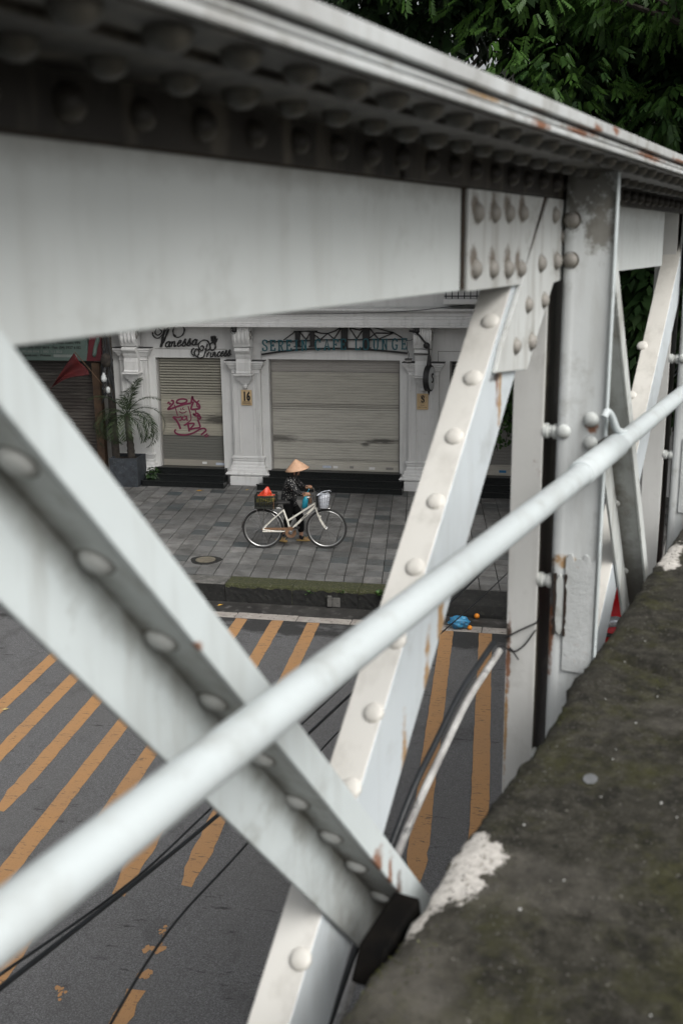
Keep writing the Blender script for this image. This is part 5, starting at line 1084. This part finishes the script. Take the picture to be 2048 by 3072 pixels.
# front basket, wire
bs = MB(); T_ = [(.895, .905), (1.115, .955)]; B_ = [(.922, .672), (1.07, .676)]
def ringp(z_t, n=10):
    l = (.895 + (.922 - .895) * z_t, .905 + (.672 - .905) * z_t); r_ = (1.115 + (1.07 - 1.115) * z_t, .955 + (.676 - .955) * z_t); wy = .135 - .03 * z_t
    return [(l[0], -wy, l[1]), (r_[0], -wy, r_[1]), (r_[0], wy, r_[1]), (l[0], wy, l[1])]
for t in (0, .25, .5, .75, 1): bs.tube(ringp(t), .0045 if t in (0, 1) else .003, 5, closed=True)
for k in range(4):
    for j in range(5):
        a, b_ = ringp(0), ringp(1); s_ = j / 5; p = [tuple(np.array(q[k]) * (1 - s_) + np.array(q[(k + 1) % 4]) * s_) for q in (a, b_)]; bs.tube(p, .0022, 4)
b1 = ringp(1)
for j in range(6): s_ = j / 5; bs.tube([tuple(np.array(b1[0]) * (1 - s_) + np.array(b1[1]) * s_), tuple(np.array(b1[3]) * (1 - s_) + np.array(b1[2]) * s_)], .0025, 4)
bs.build('front_basket', 'black_iron', bk, 60)
MB().box(.875, .90, -.05, .05, .70, .90).build('basket_plate', 'crate_plastic', bk, bevel=.004)
lg = empty('plastic_bag', (BX, BY, 0), BRZ, 'bulging pale grey plastic bag filling the front basket of the bicycle', 'bag')
def loftbag(name, rings, mat, parent, seg=20, amp=.014, sd=3.0):
    V = []; F = []
    for i, (cx, cy, z, rx, ry, tilt) in enumerate(rings):
        for k in range(seg):
            t = 2 * math.pi * k / seg; c_, s_ = math.cos(t), math.sin(t); sq = 1 / max(abs(c_), abs(s_)) ** .55
            x, y = cx + rx * c_ * sq, cy + ry * s_ * sq; w_ = amp * mn.noise(Vector((x * 14 + sd, y * 14, z * 18))); V.append((x + w_ * c_, y + w_ * s_, z + tilt * c_ + w_ * .8))
    n = len(rings)
    for i in range(n - 1):
        for k in range(seg): F.append((i * seg + k, i * seg + (k + 1) % seg, (i + 1) * seg + (k + 1) % seg, (i + 1) * seg + k))
    F += [tuple(range(seg))[::-1], tuple((n - 1) * seg + k for k in range(seg))]
    return MB().add(V, F).build(name, mat, parent, 70)
loftbag('film', [(.996, 0, .682, .066, .09, 0), (.998, 0, .71, .078, .108, 0), (1.0, 0, .78, .088, .116, .004), (1.003, 0, .84, .096, .12, .012), (1.004, 0, .885, .095, .118, .018), (1.0, 0, .91, .07, .09, .012), (.995, 0, .918, .03, .04, 0)], 'film', lg, amp=.022)
MB().tube(crom([(.92, -.10, .93), (.96, -.11, .962), (1.03, -.11, .985), (1.10, -.10, .99), (1.118, -.06, .965)], 6), .006, 6).tube(crom([(.90, -.12, .915), (.94, -.10, .94), (.99, -.05, .925), (1.05, -.09, .94)], 5), .010, 6).build('handle_loop', 'film', lg, 60)
# crate on the rear rack
ct = empty('crate', (BX, BY, 0), BRZ, 'black slatted plastic crate of vegetables strapped on the bicycle rack', 'crate')
x0, x1, y0, y1, z0, z1 = -.10, .235, -.155, .155, .702, .915
mb = MB().box(x0, x1, y0, y1, z0, z0 + .012)
mb.build('bottom', 'crate_plastic', ct)
rm = MB()
for zz, h in ((z0 + .006, .03), (z0 + .10, .012), (z1 - .03, .03)):
    rm.box(x0, x1, y0 - .006, y0, zz, zz + h).box(x0, x1, y1, y1 + .006, zz, zz + h).box(x0 - .006, x0, y0, y1, zz, zz + h).box(x1, x1 + .006, y0, y1, zz, zz + h)
rm.build('rim_band', 'crate_plastic', ct)
vb = MB()
for k in range(13):
    xx = x0 + (x1 - x0) * k / 12; vb.box(xx - .006, xx + .006, y0 - .004, y0 + .004, z0 + .012, z1 - .01); vb.box(xx - .006, xx + .006, y1 - .004, y1 + .004, z0 + .012, z1 - .01)
    yy = y0 + (y1 - y0) * k / 12; vb.box(x0 - .004, x0 + .004, yy - .006, yy + .006, z0 + .012, z1 - .01); vb.box(x1 - .004, x1 + .004, yy - .006, yy + .006, z0 + .012, z1 - .01)
vb.build('slats', 'crate_plastic', ct)
MB().tube(crom([(.20, -.165, z0), (.205, -.17, .80), (.20, -.16, z1 + .008), (.15, 0, z1 + .03), (.10, .16, z1 + .005)], 6), .005, 6).build('strap', 'rusty', ct, 60)
o = crumple('vegetables', (BX, BY, 0), .14, 'veg', 'heap of yellowish green vegetables inside the black crate', 'vegetables', (.98, .92, .62), .35, 9); o.parent = None
o.matrix_world = Matrix.Translation((BX, BY, 0)) @ Matrix.Rotation(BRZ, 4, 'Z') @ Matrix.Translation((.065, 0, .716))
rd = empty('plastic_bag', (BX, BY, 0), BRZ, 'bright orange-red plastic bag peaked up on top of the crate', 'bag')
V = []; F = []; seg = 18
for i, (r_, z_) in enumerate(((.085, .905), (.08, .925), (.066, .95), (.05, .98), (.028, 1.015), (.006, 1.04))):
    for k in range(seg):
        t = 2 * math.pi * k / seg; rr = r_ * (1 + .3 * math.sin(3 * t + .6) + .2 * math.sin(7 * t + i)); V.append((.06 + .035 * i / 5 + rr * math.cos(t), -.03 + rr * .75 * math.sin(t), z_ + .006 * math.sin(5 * t)))
for i in range(5):
    for k in range(seg): F.append((i * seg + k, i * seg + (k + 1) % seg, (i + 1) * seg + (k + 1) % seg, (i + 1) * seg + k))
F.append(tuple(5 * seg + k for k in range(seg)))
MB().add(V, F).build('film', 'bag_red', rd, 35)
MB().tube(crom([(-.05, -.14, .925), (.05, -.16, .93), (.15, -.15, .928), (.22, -.12, .93)], 5), .010, 6).build('rim_fold', 'bag_red', rd, 60)
bb = empty('plastic_bag', (BX, BY, 0), BRZ, 'turquoise plastic bag hanging from the handlebar of the bicycle', 'bag')
loftbag('film', [(.672, .12, .645, .03, .028, 0), (.676, .12, .67, .046, .04, 0), (.685, .12, .72, .052, .045, 0), (.69, .12, .78, .046, .04, 0), (.70, .13, .83, .028, .026, 0), (.715, .15, .86, .012, .012, 0)], 'bag_teal', bb, 16, .018, 7)
MB().tube(crom([(.715, .15, .855), (.725, .18, .90), (.75, .22, .945)], 4), .006, 6).build('handle_loop', 'bag_teal', bb, 60)
pk = empty('plastic_bag', (BX, BY, 0), BRZ, 'small brown and yellow bundle tied at the handlebar stem', 'bag')
loftbag('film', [(.775, -.05, .765, .022, .022, 0), (.777, -.05, .80, .034, .03, 0), (.782, -.05, .84, .03, .028, 0), (.795, -.05, .88, .016, .016, 0), (.81, -.04, .93, .01, .01, 0)], 'wood', pk, 14, .02, 2)

# ------------------------------------------------------------------ person pushing the bicycle
pe = empty('person', (BX, BY, 0), BRZ, 'person in conical straw hat, black speckled jacket and black trousers pushing the bicycle', 'person')
pm('skin', (.42, .23, .15), (.38, .2, .13), 20, .5); pm('trousers', (.006, .006, .0065), (.009, .009, .0095), 10, .95, spec=.1); pm('sock', (.012, .012, .013), None, 10, .9); pm('sandal', (.34, .23, .085), (.28, .19, .07), 15, .6); pm('hair', (.03, .026, .024), None, 30, .6)
mt, nt, b, tc = base('jacket'); v = tc.outputs['Object']; b.inputs['Roughness'].default_value = .85
vo = N(nt, 'TexVoronoi', Scale=38.0, Randomness=.75); nt.links.new(mapping(nt, v, (1, 1, .8)), vo.inputs['Vector'])
nt.links.new(mixc(nt, ramp(nt, vo.outputs['Distance'], [(.22, 1.), (.30, 0.)]), (.008, .008, .009), (.36, .35, .33)), b.inputs['Base Color'])
mt, nt, b, tc = base('straw'); v = tc.outputs['Object']; b.inputs['Roughness'].default_value = .6
ln = nt.nodes.new('ShaderNodeSeparateXYZ'); nt.links.new(v, ln.inputs[0]); wv = mathn(nt, 'SINE', mathn(nt, 'MULTIPLY', ln.outputs[2], 420))
c = mixc(nt, ramp(nt, noise(nt, v, 18, 4), [(.35, 0.), (.65, 1.)]), (.60, .375, .245), (.54, .33, .21)); nt.links.new(mixc(nt, ramp(nt, wv, [(.75, 0.), (1., .25)]), c, (.42, .25, .14)), b.inputs['Base Color']); bump(nt, b, wv, .15, .002)
def skin(name, verts, edges, mat, parent, root=0, sub=2):
    me = bpy.data.meshes.new(name); me.from_pydata([p[:3] for p in verts], edges, []); o = bpy.data.objects.new(name, me); col.objects.link(o); o.parent = parent
    sk_ = o.modifiers.new('skin', 'SKIN'); sk_.use_smooth_shade = True
    if not me.skin_vertices: bpy.context.view_layer.objects.active = o
    for i, p in enumerate(verts):
        r_ = p[3]; me.skin_vertices[0].data[i].radius = (r_, r_) if not hasattr(r_, '__len__') else r_; me.skin_vertices[0].data[i].use_root = (i == root)
    ss_ = o.modifiers.new('sub', 'SUBSURF'); ss_.levels = sub; ss_.render_levels = sub; me.materials.append(MATS[mat]); return o
def chain(verts, edges, start, pts):
    i = start
    for p in pts: verts.append(p); edges.append((i, len(verts) - 1)); i = len(verts) - 1
    return i
PV = [(.41, .40, .70, .06)]; PE = []
ch = chain(PV, PE, 0, [(.405, .40, .80, .06), (.42, .40, .92, .06), (.445, .40, 1.01, .052)])
nk = chain(PV, PE, ch, [(.475, .40, 1.10, .042), (.50, .40, 1.145, .055), (.515, .40, 1.20, .075), (.515, .40, 1.26, .065)])
chain(PV, PE, nk - 1, [(.588, .40, 1.178, .014)])                      # nose
for (sh, el, wr, pa_, sg) in (((.44, .245, 1.055), (.565, .13, .905), (.685, -.11, .935), (.735, -.195, .962), -1), ((.45, .555, 1.055), (.60, .60, .90), (.70, .41, .935), (.742, .315, .962), 1)):
    i = chain(PV, PE, ch, [(*(np.array(sh) - (0, 0, .012)), .036), (*el, .030), (*wr, .024), (*pa_, .027)])
    d = np.array(pa_) - np.array(wr); d /= np.linalg.norm(d); ax = np.array([.11, -.039 * sg * -1, .006]); ax = np.array([.95, .30 * (-sg) , .05]); ax /= np.linalg.norm(ax)
    for k in range(4):
        o_ = np.array(pa_) + ax * (.030 - .020 * k) * .9; l = (.9, 1.0, .95, .78)[k]
        chain(PV, PE, i, [(*(o_ + d * .022 + np.array([0, 0, .012])), .0095), (*(o_ + d * .046 * l + np.array([0, 0, .006])), .009), (*(o_ + d * .055 * l + np.array([0, 0, -.020])), .0085), (*(o_ + d * .034 * l + np.array([0, 0, -.032])), .008)])
    chain(PV, PE, i, [(*(np.array(pa_) + ax * .036 - d * .004 + np.array([0, 0, -.008])), .0105), (*(np.array(pa_) + ax * .050 + d * .014 + np.array([0, 0, -.022])), .0095), (*(np.array(pa_) + ax * .046 + d * .034 + np.array([0, 0, -.030])), .0085)])
LEGS = (((.405, .47, .66), (.570, .46, .43), (.588, .45, .12), (.565, .45, .045), (.665, .445, .035), (.71, .445, .03)), ((.395, .33, .66), (.385, .335, .40), (.265, .335, .15), (.225, .335, .085), (.295, .335, .045), (.33, .335, .04)))
for L_ in LEGS: chain(PV, PE, 0, [(*L_[0], .06), (*L_[1], .045), (*L_[2], .034), (*L_[3], .032), (*L_[4], .030), (*L_[5], .022)])
body = skin('body', PV, PE, 'skin', pe)
for sg in (-1, 1):
    MB().lathe([(.002, -.007), (.007, 0), (.002, .007)], (.576, .40 + .028 * sg, 1.197), 8).build('eye', 'ink', body, 60)
    MB().lathe([(.004, -.03), (.014, -.01), (.016, .012), (.005, .028)], (.505, .40 + .078 * sg, 1.185), 8).build('ear', 'skin', body, 60)
MB().tube([(.577, .38, 1.140), (.583, .40, 1.138), (.577, .42, 1.140)], .005, 6).build('mouth', 'rusty', body, 60)
JV = [(.390, .40, .60, (.120, .150))]; JE = []
jc = chain(JV, JE, 0, [(.395, .40, .67, (.118, .15)), (.40, .40, .75, (.115, .145)), (.405, .40, .85, (.108, .135)), (.425, .40, .97, (.105, .135)), (.448, .40, 1.045, (.085, .10)), (.472, .40, 1.095, (.062, .066)), (.49, .40, 1.135, (.058, .06))])
for pts in (((.44, .25, 1.05, .070), (.50, .185, .975, .062), (.568, .125, .905, .054), (.63, -.01, .915, .046), (.682, -.105, .934, .038)), ((.45, .55, 1.05, .070), (.53, .585, .975, .062), (.602, .60, .90, .054), (.655, .50, .918, .046), (.698, .415, .934, .038))): chain(JV, JE, jc - 3, pts)
skin('jacket', JV, JE, 'jacket', pe)
TV = [(.40, .40, .70, .105)]; TE = []; chain(TV, TE, 0, [(.402, .40, .79, .10)])
for L_ in LEGS:
    k_, a_ = np.array(L_[1]), np.array(L_[2]); chain(TV, TE, 0, [(*L_[0], .102), (*((np.array(L_[0]) + k_) / 2), .090), (*k_, .074), (*((k_ + a_) / 2), .064), (*(a_ + (k_ - a_) * .08), .054)])
skin('trousers', TV, TE, 'trousers', pe)
for L_, lift in zip(LEGS, (0, .035)):
    f_, t_ = np.array(L_[3]), np.array(L_[5]); SV = [(L_[2][0], L_[2][1], L_[2][2] + .01, .041), (f_[0], f_[1], f_[2] + .01, .039), (L_[4][0], L_[4][1], L_[4][2] + .004, .035)]; skin('sock', SV, [(0, 1), (1, 2)], 'sock', pe)
    h, t = (f_[0] - .055, f_[2] - .042), (t_[0] + .035, t_[2] - .028)
    sole = [(h[0], f_[1] - .03), (h[0] + .05, f_[1] - .04), (t[0] - .06, f_[1] - .05), (t[0] - .01, f_[1] - .03), (t[0], f_[1]), (t[0] - .01, f_[1] + .03), (t[0] - .06, f_[1] + .048), (h[0] + .05, f_[1] + .038), (h[0], f_[1] + .03), (h[0] - .012, f_[1])]
    zf = lambda x: h[1] + (t[1] - h[1]) * (x - h[0]) / (t[0] - h[0])
    s_ = MB().hexa([(x, y, max(.004, zf(x))) for x, y in sole], [(x, y, max(.004, zf(x)) + .024) for x, y in sole]).build('sandal', 'sandal', pe, bevel=.006)
    for dx in (.55, .75):
        cx = h[0] + (t[0] - h[0]) * dx; zz = max(.004, zf(cx)); MB().tube(crom([(cx - .02, f_[1] - .048, zz + .02), (cx, f_[1] - .035, zz + .052), (cx + .005, f_[1], zz + .066), (cx, f_[1] + .035, zz + .052), (cx - .02, f_[1] + .046, zz + .02)], 4), .010, 6).build('strap', 'sandal', s_, 60)
seg = 40; V = []; F = []
for i, (r_, z_) in enumerate(((.203, 0), (.160, .040), (.11, .085), (.06, .13), (.022, .162), (.004, .172))):
    for k in range(seg): t = 2 * math.pi * k / seg; V.append((r_ * math.cos(t), r_ * math.sin(t), z_))
for i in range(5):
    for k in range(seg): F.append((i * seg + k, i * seg + (k + 1) % seg, (i + 1) * seg + (k + 1) % seg, (i + 1) * seg + k))
F.append(tuple(5 * seg + k for k in range(seg)))
hat = MB().add(V, F).build('conical_hat', 'straw', pe, 60); hat.modifiers.new('thick', 'SOLIDIFY').thickness = .004
hat.location = (.548, .40, 1.235); hat.rotation_euler = (0, R(-9), 0)
MB().tube([(.200 * math.cos(t), .200 * math.sin(t), -.001) for t in np.linspace(0, 2 * math.pi, 41)[:-1]], .004, 6, closed=True).build('brim_hoop', 'wood', hat, 60)
MB().lathe([(.05, -.13), (.066, -.09), (.082, -.04), (.086, 0), (.075, .045), (.03, .07)], (.492, .40, 1.23), 16).build('hair', 'hair', pe, 60)

# ------------------------------------------------------------------ red car parked at the right kerb
car = empty('parked_car', (.52, 12.80, ZR), R(180), 'small red car parked by the kerb, glimpsed behind the truss post', 'car')
car.location = (.52 + 3.7, 12.80, ZR); car.rotation_euler = (0, 0, 0)
pm('car_red', (.36, .008, .012), (.32, .007, .010), 3, .18); pm('car_glass', (.012, .014, .016), None, 3, .05); pm('lens', (.62, .64, .66), (.3, .31, .33), 60, .08, .6); pm('car_black', (.012, .012, .012), None, 3, .5)
def loft(stations, mat, nm, parent, sub=2):
    V = []; F = []; m_ = len(stations[0][1])
    for x, prof in stations: V += [(x, y, z) for y, z in prof]
    for i in range(len(stations) - 1):
        for k in range(m_): F.append((i * m_ + k, i * m_ + (k + 1) % m_, (i + 1) * m_ + (k + 1) % m_, (i + 1) * m_ + k))
    F += [tuple(range(m_))[::-1], tuple((len(stations) - 1) * m_ + k for k in range(m_))]
    o = MB().add(V, F).build(nm, mat, parent, 70); s_ = o.modifiers.new('sub', 'SUBSURF'); s_.levels = sub; s_.render_levels = sub; return o
def sec(w_, zb, zm, zt): return [(-w_ * .92, zb), (w_ * .92, zb), (w_, zb + .12), (w_, zm), (w_ * .9, zt), (0, zt + .03), (-w_ * .9, zt), (-w_, zm), (-w_, zb + .12)]
cb = loft([(-3.70, sec(.55, .30, .48, .56)), (-3.66, sec(.70, .22, .55, .68)), (-3.45, sec(.80, .18, .62, .80)), (-2.9, sec(.83, .18, .66, .92)), (-2.5, sec(.84, .18, .68, .98)), (-1.2, sec(.84, .18, .7, 1.0)), (-.3, sec(.83, .18, .7, 1.02)), (-.04, sec(.74, .25, .62, .90)), (0, sec(.66, .32, .56, .80))], 'car_red', 'body', car)
def sec2(w_, zb, zt, wt): return [(-w_, zb), (w_, zb), (wt, zt), (0, zt + .03), (-wt, zt)]
loft([(-2.75, sec2(.72, .92, .95, .70)), (-2.1, sec2(.74, .94, 1.36, .60)), (-1.5, sec2(.75, .95, 1.44, .60)), (-.6, sec2(.74, .95, 1.40, .58)), (-.12, sec2(.68, .95, 1.05, .60))], 'car_glass', 'cabin_glass', car)
loft([(-2.12, sec2(.60, 1.37, 1.385, .56)), (-1.5, sec2(.61, 1.435, 1.46, .56)), (-.6, sec2(.60, 1.40, 1.425, .54)), (-.4, sec2(.58, 1.30, 1.32, .54))], 'car_red', 'roof', car, 1)
for sg in (-1, 1):
    hl = loft([(-3.69, [(sg * .48, .60), (sg * .64, .61), (sg * .66, .67), (sg * .5, .68)]), (-3.56, [(sg * .50, .60), (sg * .755, .62), (sg * .77, .76), (sg * .52, .76)]), (-3.36, [(sg * .60, .66), (sg * .80, .68), (sg * .80, .80), (sg * .62, .82)])], 'lens', 'headlight', car, 1)
    MB().lathe([(.055, -.02), (.06, 0), (.03, .02)], (-3.62, sg * .62, .68), 14, 'x').build('projector', 'chrome', hl, 60)
    MB().box(-3.64, -3.40, sg * .66 - .13, sg * .66 + .13, .555, .585).build('trim', 'car_black', car, bevel=.006)
    MB().box(-2.35, -2.2, sg * .86 - .06, sg * .86 + .06, .98, 1.1).build('mirror', 'car_red', car, bevel=.03)
    for wx in (-3.0, -.65):
        wl = MB().lathe([(.30, -.09), (.315, -.06), (.315, .06), (.30, .09), (.2, .095), (.2, -.095)], (wx, sg * .76, .315), 26, 'y').build('wheel', 'tyre', car, 50); MB().lathe([(.19, -.02), (.2, .02), (.05, .03)] if sg > 0 else [(.05, -.03), (.2, -.02), (.19, .02)], (wx, sg * .84, .315), 20, 'y').build('rim', 'alloy', wl, 50)
MB().box(-3.72, -3.60, -.42, .42, .30, .42).build('grille', 'car_black', car, bevel=.02)
scene.cycles.max_bounces = 5; scene.cycles.diffuse_bounces = 2; scene.cycles.glossy_bounces = 2; scene.cycles.transmission_bounces = 2

for o in list(bpy.data.objects):
    if o.parent is None:
        g_ = {'overhead_cable': 'overhead cables below the bridge', 'security_camera': 'security cameras under the cornice', 'street_tree': 'street trees', 'fallen_leaf': 'fallen leaves', 'weed': 'weeds on the kerb', 'orange': 'oranges in the gutter'}.get(o.name.split('.')[0])
        if g_ and 'label' in o: o['group'] = g_
